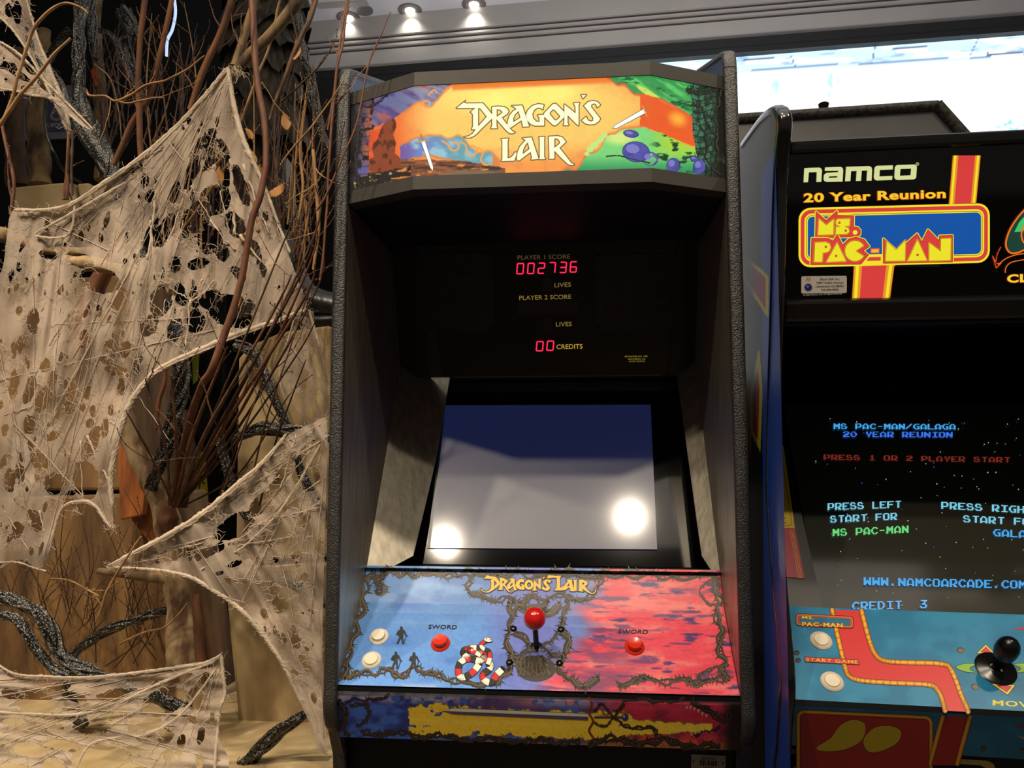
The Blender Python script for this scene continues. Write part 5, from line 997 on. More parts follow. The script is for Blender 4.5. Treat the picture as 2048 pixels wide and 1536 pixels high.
for i, (pts, ws, y, lab) in enumerate((
 ([(168, -20), (160, 60), (156, 120), (160, 190), (176, 240), (200, 290), (220, 340)], [26, 26, 24, 24, 30, 38, 40], 1.78, 'thick glittery black vine hanging straight down from the top edge at left'),
 ([(182, -20), (184, 40), (188, 90), (192, 118)], [18, 18, 18, 14], 1.86, 'short glittery vine beside the thick straight one at the top edge'),
 ([(52, 60), (84, 130), (118, 180), (140, 215), (172, 262), (206, 310), (228, 352), (244, 400)], [26, 30, 32, 34, 38, 40, 38, 32], 1.72, 'thick pale-flecked vine slanting down right from upper left to the large web'),
 ([(236, 380), (246, 430), (262, 476), (284, 520), (296, 560)], [30, 32, 30, 26, 22], 1.70, 'dark vine showing through the upper half of the large web'),
 ([(340, 600), (350, 660), (362, 720), (360, 780), (350, 830), (338, 880), (320, 930), (300, 980)], [20, 26, 30, 30, 28, 30, 26, 20], 1.62, 'grey glittery vine dropping below the rope edge of the large web'),
 ([(470, 690), (505, 705), (525, 740), (548, 790), (572, 850), (590, 905), (606, 950), (640, 1010)], [22, 22, 20, 20, 18, 18, 18, 16], 1.80, 'black vine curving over the beige block left of the dark cabinet'),
 ([(466, 878), (500, 866), (530, 858), (570, 862), (600, 862), (640, 872), (664, 876)], [12, 20, 26, 26, 24, 22, 20], 1.76, 'knobbly black vine running level across the beige block to the cabinet'),
 ([(436, 860), (448, 920), (470, 990), (500, 1040)], [18, 20, 22, 18], 1.80, 'dark vine in shadow behind the red stems'),
 ([(-20, 1190), (30, 1202), (70, 1224), (100, 1262), (118, 1300), (150, 1330), (200, 1352), (260, 1374), (320, 1400), (380, 1420)], [24, 26, 28, 30, 30, 30, 28, 28, 26, 24], 1.585, 'long black vine sagging from the left edge under the thin twigs'),
 ([(-20, 1226), (30, 1236), (56, 1268), (80, 1310), (110, 1342), (140, 1352)], [18, 20, 20, 22, 20, 16], 1.54, 'black vine hanging just below the long sagging one at left'),
 ([(140, 1352), (150, 1310), (190, 1276), (240, 1250), (290, 1232), (336, 1222)], [18, 18, 20, 20, 18, 16], 1.72, 'black vine rising right across the brown block to the pale trunk'),
 ([(136, 1346), (140, 1390), (150, 1430), (172, 1450)], [22, 22, 22, 18], 1.68, 'short black vine dropping into the lowest web'),
 ([(470, 1548), (520, 1500), (560, 1462), (606, 1432)], [26, 26, 24, 20], 1.56, 'black vine lying on the cream slab at the bottom'),
 ([(586, -20), (598, 60), (606, 100), (618, 150), (626, 200), (640, 250), (656, 300)], [18, 18, 20, 20, 18, 16, 14], 1.9, 'black vine hanging against the pale ceiling near the cabinet top'),
 ([(560, 368), (580, 410), (592, 450), (600, 500), (596, 560)], [18, 26, 26, 22, 18], 1.9, 'dark vine beside the pale gap left of the cabinet'),
 ([(246, 20), (262, 60), (250, 100), (262, 150), (290, 200)], [30, 34, 30, 28, 24], 2.0, 'tangled black vine at the top between the brown branches'),
 ([(192, 60), (220, 70), (244, 110), (262, 160), (280, 190)], [12, 14, 14, 12, 10], 1.9, 'thin arching black vine right of the straight one'),
 ([(52, 190), (80, 150), (120, 80), (140, 60)], [16, 18, 16, 14], 1.9, 'dark vine crossing behind the slanting pale-flecked one'),
 ([(560, 1160), (590, 1168), (630, 1190), (656, 1212)], [14, 20, 18, 14], 1.74, 'short black vine behind the right edge of the lower web'))): fibre_vine(pts, ws, y, lab, i)

# ---- branches
def twig_mesh(m, X, rad, n=6):
    m.tube(X, rad, n)
def branch(pts, ws, y, mt, label=None, group=None, parent=None, side=5, seed=0, y1=None, name='bare_branch', slen=.09):
    X, C = path(pts, y, y1, 6, .0012, seed); n = len(X); R = pxr(px_w(ws, n), y); rnd = random.Random(seed+77); m = MB(); twig_mesh(m, X, R, 8)
    T = np.gradient(X, axis=0); T /= np.linalg.norm(T, axis=1)[:, None]
    for j in range(side):
        i = rnd.randrange(n//6, n-1); d = T[i]*rnd.uniform(.5, 1)+np.array([rnd.uniform(-1, 1)*.9, rnd.uniform(-.35, .35), rnd.uniform(-.4, .8)]); d /= np.linalg.norm(d); L = slen*rnd.uniform(.4, 1.3); q = [X[i]]; dd = d.copy()
        for s_ in range(6): dd = dd+np.array([rnd.uniform(-.25, .25), rnd.uniform(-.1, .1), rnd.uniform(-.15, .28)]); dd /= np.linalg.norm(dd); q.append(q[-1]+dd*L/6)
        r0 = min(R[i]*.5, .0021); twig_mesh(m, q, np.linspace(r0, .0006, 7), 5)
        for u in (2, 4, 6): m.ball(q[u]+np.array([rnd.uniform(-1, 1)*.0012, 0, .0008]), .0014, 6, (1, 1, 1.5))
    if parent is not None: return m.build('stem', mt, parent, 60)
    o = m.build(name, mt, None, 60); return tag(rebase(o, X[0]), label, 'branch', group)
BG = 'bare branches of the wood display'
for i, (pts, ws, y, mt, lab, sd) in enumerate((
 ([(346, 1000, 1.58), (364, 900, 1.50), (386, 820, 1.42), (404, 770, 1.36), (424, 735), (455, 650), (482, 560), (500, 455), (522, 390), (531, 330), (528, 250), (515, 170), (508, 80), (504, -20)], [15, 16, 16, 16, 16, 15, 14, 14, 14, 13, 13, 13, 14, 14], 1.335, 'twig_red', 'long reddish-brown branch bowing up in front of the large web to the top edge', 2),
 ([(384, 232), (430, 182), (470, 145), (500, 110), (545, 66), (590, 10), (612, -30)], [14, 18, 20, 22, 22, 26, 28], 1.44, 'barkd', 'thick brown branch the peak of the large web is tied to', 4),
 ([(470, 132), (482, 96), (498, 40), (520, -20)], [18, 18, 16, 16], 1.48, 'barkd', 'thick fork rising from the branch tied to the web peak', 2),
 ([(380, 220), (398, 165), (420, 110), (448, 50), (470, -20)], [12, 14, 14, 15, 16], 1.5, 'barko', 'brown branch left of the web peak rising to the top edge', 6),
 ([(282, 320), (278, 240), (276, 160), (280, 80), (292, -20)], [12, 12, 11, 11, 12], 1.56, 'barko', 'smooth upright branch right of the straight black vine', 5),
 ([(228, 330), (262, 250), (300, 190), (322, 100), (344, 0), (350, -20)], [12, 12, 11, 11, 10, 9], 1.6, 'barko', 'leaning brown branch crossing the smooth upright one', 7),
 ([(2, 250), (24, 195), (40, 140), (62, 70), (90, 30), (128, 6), (160, 14), (176, 28)], [7, 7, 7, 7, 7, 6, 4, 3], 1.34, 'twig_tan', 'pale cane arching over at the top left corner', 0),
 ([(-4, 256), (36, 196), (76, 148), (110, 108), (142, 76)], [8, 8, 7, 6, 5], 1.33, 'twig_tan', 'straight pale cane leaning right at the top left', 0),
 ([(172, 178), (178, 192), (210, 192), (234, 202), (262, 190), (290, 172), (330, 160), (372, 140), (410, 112)], [4, 5, 5, 5, 5, 5, 5, 4, 3], 1.4, 'twig_tan', 'thin pale forked twig level across the dark gap at upper left', 3),
 ([(234, 202), (262, 206), (300, 198), (326, 196)], [4, 4, 4, 2], 1.4, 'twig_tan', 'lower prong of the pale forked twig', 1),
 ([(188, 128), (212, 146), (226, 172), (234, 202), (240, 240), (244, 290)], [3, 3, 3, 3, 3, 2.5], 1.42, 'twig_brown', 'thin drooping twig crossing the pale forked one', 2),
 ([(540, 240), (560, 180), (582, 120), (600, 80), (620, 40), (636, -20)], [6, 8, 9, 10, 10, 9], 1.4, 'twig_brown', 'brown branch leaning right to the top edge beside the ceiling light', 4),
 ([(640, 560), (650, 470), (656, 380), (662, 250), (676, 130), (690, 60), (698, -20)], [5, 5, 5, 6, 6, 5, 4], 1.265, 'twig_red', 'thin red twig standing just left of the cabinet edge', 3),
 ([(632, 420), (652, 390), (690, 300), (716, 240), (736, 130), (762, 70), (782, 24)], [5, 5, 4, 4, 4, 3, 2], 1.235, 'twig_red', 'thin red twig crossing in front of the marquee left end', 2),
 ([(655, 260), (668, 180), (682, 80), (696, -20)], [4, 5, 5, 4], 1.29, 'twig_red', 'upright twig in front of the lowest ceiling light', 3),
 ([(560, 330), (590, 290), (628, 248), (664, 196), (688, 160)], [3, 4, 4, 3, 2.5], 1.232, 'twig_tan', 'pale kinked twig reaching to the top of the cabinet edge', 2),
 ([(562, 205), (600, 170), (640, 130), (664, 96)], [4, 4, 3, 2.5], 1.42, 'twig_dark', 'dark twig slanting across the pale wall under the ceiling', 3),
 ([(418, 340), (440, 320), (462, 290), (490, 220), (512, 160), (536, 100), (556, 20), (566, -20)], [5, 5, 5, 6, 6, 5, 5, 4], 1.5, 'twig_tan', 'tan branch rising behind the web peak to the top', 4),
 ([(356, 470), (400, 410), (440, 350), (462, 318)], [6, 6, 5, 4], 1.48, 'twig_tan', 'tan twig curving behind the right arm of the large web', 3),
 ([(136, 350), (134, 400)], [8, 8], 1.46, 'twig_red', 'short red stick standing at the top edge of the large web', 1),
 ([(128, 400), (134, 330), (137, 260)], [7, 7, 6], 1.5, 'twig_red', 'upright red stick left of the slanting vine base', 2),
 ([(146, 390), (144, 330), (146, 262)], [5, 5, 4], 1.5, 'twig_brown', 'upright brown stick right of the red one by the ledge', 2),
 ([(22, 430), (28, 360), (14, 300), (4, 240)], [7, 7, 7, 6], 1.5, 'twig_red', 'red stick leaning at the left edge', 3),
 ([(198, 1232), (210, 1190), (232, 1150), (256, 1112), (282, 1072)], [4, 5, 5, 4, 4], 1.28, 'twig_tan', 'pale bent twig hanging by the pointed tip of the lower web', 1),
 ([(98, 1158), (140, 1162), (176, 1180), (198, 1192)], [4, 4, 3, 2.5], 1.42, 'twig_tan', 'small pale forked twig right of the large web bottom corner', 2),
 ([(238, 1288), (290, 1264), (334, 1252), (376, 1206)], [5, 4, 4, 3], 1.60, 'twig_tan', 'pale twig crossing in front of the pale trunk', 1),
 ([(310, 860), (318, 800), (330, 760), (326, 720)], [10, 9, 8, 7], 1.66, 'twig_red', 'red stick behind the rope edge of the large web', 2),
 ([(626, 300), (632, 380), (636, 460), (626, 540)], [7, 8, 8, 6], 1.42, 'twig_tan', 'tan upright branch between the pale gap and the cabinet', 3),
 ([(596, 440), (606, 370), (600, 300), (612, 200)], [5, 6, 6, 4], 1.45, 'twig_tan', 'tan branch in front of the pale gap', 3))): branch(pts, ws, y, M[mt], lab, BG, None, sd, i)
# fan of red stems growing from one foot
sh = thing('bare_shrub', P3(352, 1010, 1.6), 'fan of dark red bare stems growing up right from one foot toward the cabinet edge', 'shrub', 'bare shrubs')
rnd = random.Random(3)
for i, (b, q, e, w) in enumerate((((352, 1010), (420, 860), (548, 620), 7), ((356, 1005), (440, 850), (596, 560), 7), ((352, 1012), (470, 800), (628, 470), 6), ((360, 1000), (460, 840), (606, 600), 8), ((358, 1015), (500, 830), (640, 560), 5), ((352, 1010), (430, 800), (560, 500), 5), ((366, 1000), (500, 780), (622, 520), 6), ((360, 1010), (470, 890), (600, 700), 4.5), ((356, 1010), (400, 880), (480, 740), 8), ((350, 1005), (390, 850), (440, 730), 7), ((430, 1020), (470, 900), (520, 780), 4), ((412, 1050), (450, 960), (500, 830), 4), ((500, 980), (530, 870), (600, 640), 3.5), ((520, 1010), (540, 900), (596, 760), 4), ((340, 1010), (330, 900), (300, 790), 5), ((346, 1000), (350, 880), (345, 780), 6), ((372, 1010), (480, 940), (560, 820), 4), ((348, 1016), (300, 900), (262, 840), 4))):
    mid = (q[0]+rnd.uniform(-8, 8), q[1]+rnd.uniform(-8, 8)); branch([(*b, 1.58), (*mid, 1.37), (*e, 1.30+.004*(i % 4)), (min(630, e[0]+.28*(e[0]-q[0])), e[1]+.3*(e[1]-q[1]), 1.275+.004*(i % 4))], [w, w*.9, w*.6, w*.3], 1.58, M[('twig_red', 'twig_dark', 'twig_brown')[i % 3]], None, None, sh, 3, 200+i, 1.34+.01*(i % 5))
# fine thicket behind the upper part
th = thing('bare_shrub', P3(420, 560, 1.8), 'dense thicket of fine grey-brown twigs behind the upper right arm of the web', 'shrub', 'bare shrubs')
for i in range(44):
    x0 = rnd.uniform(330, 600); y0 = rnd.uniform(430, 640); x1 = x0+rnd.uniform(-50, 110); y1 = y0-rnd.uniform(140, 380)
    branch([(x0, y0), ((x0+x1)/2+rnd.uniform(-18, 18), (y0+y1)/2), (x1, y1)], [4.5, 3.6, 1.6], 1.73+rnd.uniform(-.04, .04), M[rnd.choice(('twig_brown', 'twig_dark', 'twig_dark', 'twig_tan'))], None, None, th, 4, 300+i)
tl = thing('bare_shrub', P3(230, 320, 1.8), 'thicket of thin twigs at upper left between the vines and the web top edge', 'shrub', 'bare shrubs')
for i in range(24):
    x0 = rnd.uniform(180, 400); y0 = rnd.uniform(250, 360); x1 = x0+rnd.uniform(-60, 90); y1 = y0-rnd.uniform(120, 300)
    branch([(x0, y0), ((x0+x1)/2+rnd.uniform(-16, 16), (y0+y1)/2), (x1, y1)], [4, 3.2, 1.4], 1.82+rnd.uniform(-.02, .02), M[rnd.choice(('twig_brown', 'twig_dark', 'twig_dark', 'twig_tan'))], None, None, tl, 4, 400+i)
tb = thing('bare_shrub', P3(200, 1340, 1.7), 'scribble of very thin dark twigs in front of the brown block at lower left', 'shrub', 'bare shrubs')
for i in range(40):
    x0 = rnd.uniform(40, 340); y0 = rnd.uniform(1180, 1340); x1 = x0+rnd.uniform(-120, 120); y1 = y0-rnd.uniform(60, 260)
    branch([(x0, y0), ((x0+x1)/2+rnd.uniform(-26, 26), (y0+y1)/2), (x1, y1)], [2.6, 2.2, 1.0], 1.80+rnd.uniform(-.03, .06), M[rnd.choice(('twig_dark', 'twig_brown'))], None, None, tb, 2, 500+i, None, 'bare_branch', .07)
tr_ = thing('bare_shrub', P3(630, 560, 1.5), 'sparse twigs standing between the pale gap and the cabinet edge', 'shrub', 'bare shrubs')
for i in range(16):
    x0 = rnd.uniform(560, 622); y0 = rnd.uniform(420, 640); x1 = x0+rnd.uniform(-20, 60); y1 = y0-rnd.uniform(150, 330)
    branch([(x0, y0), ((x0+x1)/2+rnd.uniform(-12, 12), (y0+y1)/2), (min(x1, 625), y1)], [4, 3.2, 1.4], 1.54+rnd.uniform(-.06, .1), M[rnd.choice(('twig_red', 'twig_brown', 'twig_tan'))], None, None, tr_, 3, 600+i, None, 'bare_branch', .05)
LG = 'dry leaves left on the branches'
def leaf_mesh(L, w):
    m = MB(); n = 7; V = []
    for i in range(n):
        t = i/(n-1); ww = w*math.sin(math.pi*min(1, t*.96+.04))**.8; V += [(-ww, .004*math.sin(t*3), t*L), (0, -.003+.004*math.sin(t*3), t*L), (ww, .004*math.sin(t*3), t*L)]
    m.add(V, [(3*i+j, 3*i+j+1, 3*i+j+4, 3*i+j+3) for i in range(n-1) for j in (0, 1)]); return m
lm = leaf_mesh(.034, .0085)
for i, (u, v, rz, s_, lab) in enumerate(((533, 392, 1.0, 1.3, 'pale dry leaf behind the red branch, the brightest leaf'), (508, 368, .3, 1.2, 'curled tan leaf left of the brightest leaf'), (512, 326, -.4, .9, 'small orange leaf above the curled one'), (505, 278, -.6, .8, 'narrow tan leaf high beside the red branch'), (430, 376, .2, 1.3, 'brown leaf on the tan twig inside the web arm'), (532, 470, -.5, 1.3, 'long tan leaf low on the right arm of the web'), (588, 120, .1, 1.2, 'pale strip-like leaf near the ceiling line'), (574, 260, -.2, 1.1, 'reddish leaf in front of the dark figure skirt'), (478, 490, .6, .9, 'brown leaf low by the foot of the red branch'))):
    m = MB(); R_ = Matrix.Rotation(rz, 3, 'Y') @ Matrix.Rotation(.5*(i % 3)-.3, 3, 'Z'); p_ = P3(u, v, 1.4); m.add([tuple(np.array(R_@(Vector(q)*s_))+p_) for q in lm.v], lm.f); o = m.build('dry_leaf', M['leaf'], None, 80); tag(rebase(o, p_), lab, 'leaf', LG)

# ---- dark figure, boot, board, sign, cable, tape
fg = thing('costume_figure', P3(530, 640, 2.35), 'tall dark figure in ragged tiered cloth behind the branches left of the cabinet', 'costume figure')
M['rag'] = mat('ragged_dark_cloth', (92, 80, 66), .9, .3, 20, c2=(40, 35, 30), thr=(.35, .65), stretch=(3, 3, .6), bump=.5, bscale=60)
tiers = [(-60, 20, 92), (14, 70, 96), (62, 112, 96), (104, 160, 90), (150, 215, 92), (205, 300, 98), (285, 460, 34)]
for k_, (a_, b_, w) in enumerate(tiers):
    m = MB(); n = 40; V = []; F = []
    for j in range(6):
        for i in range(n):
            t = j/5; an = i*2*math.pi/n; c = P3(528, a_+(b_-a_)*t, 2.35); r = w*2.35/FPX*(.78+.25*t+.06*math.sin(7*an+k_)+.04*math.sin(13*an+2*k_)); z = (0 if j < 5 else .018*math.sin(11*an+k_)+.012*math.sin(23*an)); V.append((c[0]+r*math.cos(an), c[1]+r*math.sin(an)*.7, c[2]+z))
    for j in range(5): F += [(j*n+i, j*n+(i+1) % n, (j+1)*n+(i+1) % n, (j+1)*n+i) for i in range(n)]
    m.add(V, F); m.build('cloth_tier', M['rag'], fg, 60)
m = MB(); m.tube([P3(500, 640, 2.35), P3(505, 440, 2.35), P3(525, 60, 2.35), P3(528, -90, 2.35)], [.05, .06, .09, .08], 14); m.build('body', M['rag'], fg, 60)
M['rubber'] = mat('black_rubber', (26, 27, 28), .33, .15, 30, spec=.6)
bt = thing('boot', P3(610, 640, 1.98), 'black rubber boot lying on the beige block against the dark cabinet', 'boot')
X, C = path([(560, 470), (582, 530), (596, 575), (620, 602), (668, 614), (720, 616)], 1.98, None, 7); m = MB(); m.tube(X, pxr(px_w([44, 50, 58, 64, 56, 44], len(X)), 1.98), 18); m.build('shaft', M['rubber'], bt, 70)
X, C = path([(500, 632), (540, 636), (600, 642), (720, 640)], 1.96, None, 5); m = MB(); m.tube(X, pxr(px_w([16, 24, 26, 24], len(X)), 1.96), 12); m.build('sole', M['satin'], bt, 60)
brd = thing('printed_board', P3(320, 1010, 2.6), 'black printed board with yellow and red shapes glimpsed through the thicket', 'printed board')
C_ = [P3(u, v, 2.6) for u, v in ((190, 440), (450, 450), (440, 1590), (200, 1590))]; m = MB(); m.hexa(C_, [p_+np.array([0, .02, 0]) for p_ in C_]); m.build('panel', M['satin'], brd)
bs = Surf([P3(320, 1060, 2.6), P3(320, 440, 2.6)], (1, 0, 0)); bs.P[1][1] = bs.P[0][1] = 2.5985
g = Art(bs); g.poly([(192, 442), (448, 452), (440, 1080), (200, 1080)], (10, 10, 10), 0); yy, rr_ = (216, 196, 30), (150, 24, 26)
g.poly([(196, 520), (214, 498), (238, 500), (240, 530), (200, 540)], rr_, 1); g.poly([(203, 516), (211, 503), (219, 504), (216, 514)], yy, 2); g.poly([(222, 513), (226, 498), (233, 511)], yy, 2); g.poly([(214, 552), (240, 548), (240, 572), (216, 572)], rr_, 1)
g.poly([(388, 900), (410, 905), (418, 1010), (404, 1024), (394, 985), (384, 940)], yy, 1); g.poly([(402, 1000), (420, 998), (420, 1030), (404, 1026)], rr_, 2); g.poly([(362, 870), (378, 850), (372, 890)], yy, 1); g.poly([(384, 700), (400, 690), (396, 760), (386, 770)], (150, 160, 50), 1); g.poly([(364, 890), (372, 930), (364, 960)], yy, 1)
for q in ([(388, 930), (402, 952), (398, 990), (412, 1004)], [(404, 910), (396, 940), (408, 968)], [(392, 960), (410, 966)]): g.stroke(cr(q, 5), 1.8, (20, 16, 10), 3)
g.build('printed_pattern', PRN, brd)
sg = thing('sign', P3(90, 280, 2.987), 'small lilac-grey sign with dark lettering behind the slanting vine at upper left', 'sign')
C_ = [P3(u, v, 2.987) for u, v in ((40, 282), (146, 276), (140, 170), (44, 176))]; m = MB(); m.hexa(C_, [p_+np.array([0, .012, 0]) for p_ in C_]); m.build('panel', mat('lilac_card', (138, 130, 146), .6, .1, 20), sg)
s_s = Surf([P3(90, 290, 2.987), P3(90, 160, 2.987)], (1, 0, 0)); s_s.P[1][1] = s_s.P[0][1] = 2.9855
g = Art(s_s); g.poly([(96, 200), (138, 198), (140, 262), (94, 264)], (84, 84, 108), 1); g.disc(112, 232, 12, 10, (150, 150, 170), 2); g.disc(114, 230, 8, 7, (84, 84, 108), 3); g.text('A WORLD', (92, 255), (132, 254), 9, (196, 196, 206), 3, offset=.02); g.build('sign_lettering', PRN, sg)
X, C = path([(94, 196), (90, 220), (91, 250), (97, 280), (110, 310), (126, 338, 1.93), (146, 356, 1.99), (160, 364, 2.02)], 1.88, None, 7); m = MB(); m.tube(X, .0042, 8); tag(rebase(m.build('cable', M['rubber'], None, 70), X[-1]), 'shiny black cable curving past the lilac sign', 'cable')
X, C = path([(344, -30), (351, 20), (345, 58), (335, 80), (333, 112)], 2.9, None, 6); m = MB(); m.tube(X, .006, 8); tag(rebase(m.build('light_tube', mat('cool_glow', (190, 210, 250), .4, emit=(190, 212, 255), estr=1.0), None, 70), X[-1]), 'thin bluish white light tube glimpsed between branches at the top edge', 'light tube')
slab('tape_marker', [(182, 138), (192, 137), (195, 172), (188, 172)], 2.075, .02, mat('orange_tape', (214, 96, 40), .5, .1, 30), 'small orange tape marker beside the thick straight vine', 'tape', 0)

# ---- cobwebs: cheesecloth sheets with torn holes, roped edges and loose threads
def cobweb(label, outline, holes, yfun, seed, ropes=(), step=4.0, nrand=0, ang=90, ratio=2.0, size=(6, 16), dense=1.0, threads=1.0, bridges=(), curly=(), fans=()):
    rs = np.random.RandomState(seed); O_ = np.array(outline, float); x0, y0 = O_.min(0)-6; x1, y1 = O_.max(0)+6
    nx, ny = int((x1-x0)/step)+2, int((y1-y0)/step)+2; gx, gy = np.meshgrid(x0+np.arange(nx)*step, y0+np.arange(ny)*step)
    F = sdpoly(gx, gy, cr(outline, 4, True)); HL = [tuple(h) if len(h) == 5 else tuple(h)+(ang,) for h in holes]
    tries = 0
    while nrand > 0 and tries < 4000:
        tries += 1; i = rs.randint(ny), rs.randint(nx)
        if F[i] < 10: continue
        s_ = rs.uniform(*size); cand = (gx[i], gy[i], s_*ratio*rs.uniform(.6, 1.2), s_*rs.uniform(.6, 1), ang+rs.uniform(-22, 22))
        if all(math.hypot(cand[0]-h[0], cand[1]-h[1]) > .8*(max(h[2], h[3])+max(cand[2], cand[3])) for h in HL): HL.append(cand); nrand -= 1
    jag = (fbm(gx, gy, 9, 9, seed, 3)-.5)*9
    for cx, cy, rx, ry, an in HL:
        d = (blob(gx, gy, cx, cy, rx, ry, an)-1)*min(rx, ry); F = np.minimum(F, d+jag*min(1, min(rx, ry)/10))
    F = np.minimum(F, F*0+99)
    fold = (fbm(gx, gy, 110, 110, seed+5, 2)-.5)*.035+(fbm(gx*math.cos(math.radians(ang))+gy*math.sin(math.radians(ang)), (gy*math.cos(math.radians(ang))-gx*math.sin(math.radians(ang)))*6, 300, 90, seed+9, 2)-.5)*.016
    Y = yfun(gx, gy)+fold
    m = MB(); cache = {}
    def V(u, v, yy_):
        key = (round(u, 2), round(v, 2))
        if key not in cache: cache[key] = len(m.v); m.v.append(tuple(aty(u, v, yy_)))
        return cache[key]
    for j in range(ny-1):
        for i in range(nx-1):
            f4 = (F[j, i], F[j, i+1], F[j+1, i+1], F[j+1, i])
            if max(f4) <= 0: continue
            q = ((j, i), (j, i+1), (j+1, i+1), (j+1, i)); out = []
            for a_ in range(4):
                A_, B_ = q[a_], q[(a_+1) % 4]; fa, fb = F[A_], F[B_]
                if fa > 0: out.append(V(gx[A_], gy[A_], Y[A_]))
                if (fa > 0) != (fb > 0): t = fa/(fa-fb); out.append(V(gx[A_]+(gx[B_]-gx[A_])*t, gy[A_]+(gy[B_]-gy[A_])*t, Y[A_]+(Y[B_]-Y[A_])*t))
            out = list(dict.fromkeys(out))
            if len(out) >= 3: m.f.append(tuple(out))
    c0_ = aty(O_[:, 0].mean(), O_[:, 1].max(), float(yfun(np.array([O_[:, 0].mean()]), np.array([O_[:, 1].max()]))[0]))
    root = thing('cobweb', c0_, label, 'cobweb', 'cheesecloth cobwebs'); m.build('gauze', M['web'], root, 180)
    yf = lambda u, v: float(yfun(np.array([u]), np.array([v]))[0])
    for pts, w in ropes:
        C = cr(pts, 8); X = np.stack([aty(u, v, yf(u, v)-.004) for u, v in C]); n = len(X); W_ = px_w(w if hasattr(w, '__len__') else [w], n); yy_ = yf(*pts[0]); mm = MB()
        mm.tube(X, pxr(W_*.8, yy_)*(1+.18*rs.uniform(-1, 1, n)), 9); s = np.arange(n)
        for k_ in range(4):
            off = np.stack([np.cos(s*.9+k_*1.6+rs.rand()), np.sin(s*.9+k_*1.6)*.7, np.sin(s*.9+k_*1.6+rs.rand())], 1)*pxr(W_*.75, yy_)[:, None]; mm.tube(X+off, pxr(W_*.3, yy_), 5)
        mm.build('rope_edge', M['thread'], root, 70)
    mm = MB()
    def thread(u, v, L, a_, curl, r=.00033):
        n = 9; q = []; h = a_
        for i in range(n): q.append((u, v)); h += curl*rs.uniform(-1, 1.4); u += math.cos(h)*L/n; v += math.sin(h)*L/n
        dy = rs.uniform(-.012, .002); mm.tube([aty(a1, b1, yf(a1, b1)+dy-.004) for a1, b1 in q], r, 3, False)
    for cx, cy, rx, ry, an in HL:
        for k_ in range(int((rx+ry)*.34*threads)+1):
            t = rs.uniform(0, 2*math.pi); a_ = math.radians(an); u, v = rx*math.cos(t), ry*math.sin(t); U, Vv = cx+u*math.cos(a_)-v*math.sin(a_), cy+u*math.sin(a_)+v*math.cos(a_)
            if inpoly(np.array([U]), np.array([Vv]), outline)[0]: thread(U, Vv, rs.uniform(8, 26), rs.uniform(0, 6.3), rs.uniform(.2, .9), rs.choice([.0003, .0004, .0006]))
    L_ = cr(outline, 5, True)
    for k_ in range(int(len(L_)*.9*threads)): i = rs.randint(len(L_)); thread(L_[i][0], L_[i][1], rs.uniform(6, 22), rs.uniform(0, 6.3), rs.uniform(.2, .9), rs.choice([.0003, .0005]))
    for a_, b_, w in bridges:
        n = 16; A_, B_ = np.array(a_, float), np.array(b_, float); C = np.stack([A_+(B_-A_)*t for t in np.linspace(0, 1, n)])+rs.uniform(-1.6, 1.6, (n, 2)); C[:, 1] += 3*np.sin(np.linspace(0, math.pi, n))
        W_ = w*.6*(.8+.5*np.abs(np.linspace(-1, 1, n))**3+.25*rs.uniform(-1, 1, n)); mm.tube(np.stack([aty(u, v, yf(u, v)-.002) for u, v in C]), pxr(W_, yf(*a_)), 6)
    for (ou, ov), nf, sp in fans:
        for k_ in range(nf):
            j, i = rs.randint(ny), rs.randint(nx)
            if F[j, i] < 4: continue
            n = 14; e = np.array([gx[j, i], gy[j, i]]); o_ = np.array([ou, ov])+rs.uniform(-sp, sp, 2); t0 = rs.uniform(0, .75); C = np.stack([o_+(e-o_)*(t0+(1-t0)*t) for t in np.linspace(0, 1, n)]); C[:, 0] += np.cumsum(rs.uniform(-.9, .9, n)); C[:, 1] += np.cumsum(rs.uniform(-.9, .9, n))
            run = []
            for u, v in list(C)+[(None, None)]:
                ok = u is not None and 0 <= int((v-y0)/step) < ny and 0 <= int((u-x0)/step) < nx and F[int((v-y0)/step), int((u-x0)/step)] > -6
                if ok: run.append(aty(u, v, float(np.interp(0, [0], [Y[int((v-y0)/step), int((u-x0)/step)]]))-.002))
                else:
                    if len(run) > 2: mm.tube(run, rs.choice([.0004, .0006, .0009]), 4, False)
                    run = []
    for u, v, L, a_, c_, r in curly: 
        for k_ in range(c_): thread(u+rs.uniform(-6, 6), v+rs.uniform(-6, 6), L*rs.uniform(.6, 1.2), a_+rs.uniform(-.9, .9), .8, r)
    tag(mm.build('frayed_threads', M['thread'], root, 180), kind='stuff'); return root
ymain = lambda x, y: 1.40+.00012*(300-x)-.04*np.clip((y-500)/600, -1, 1)
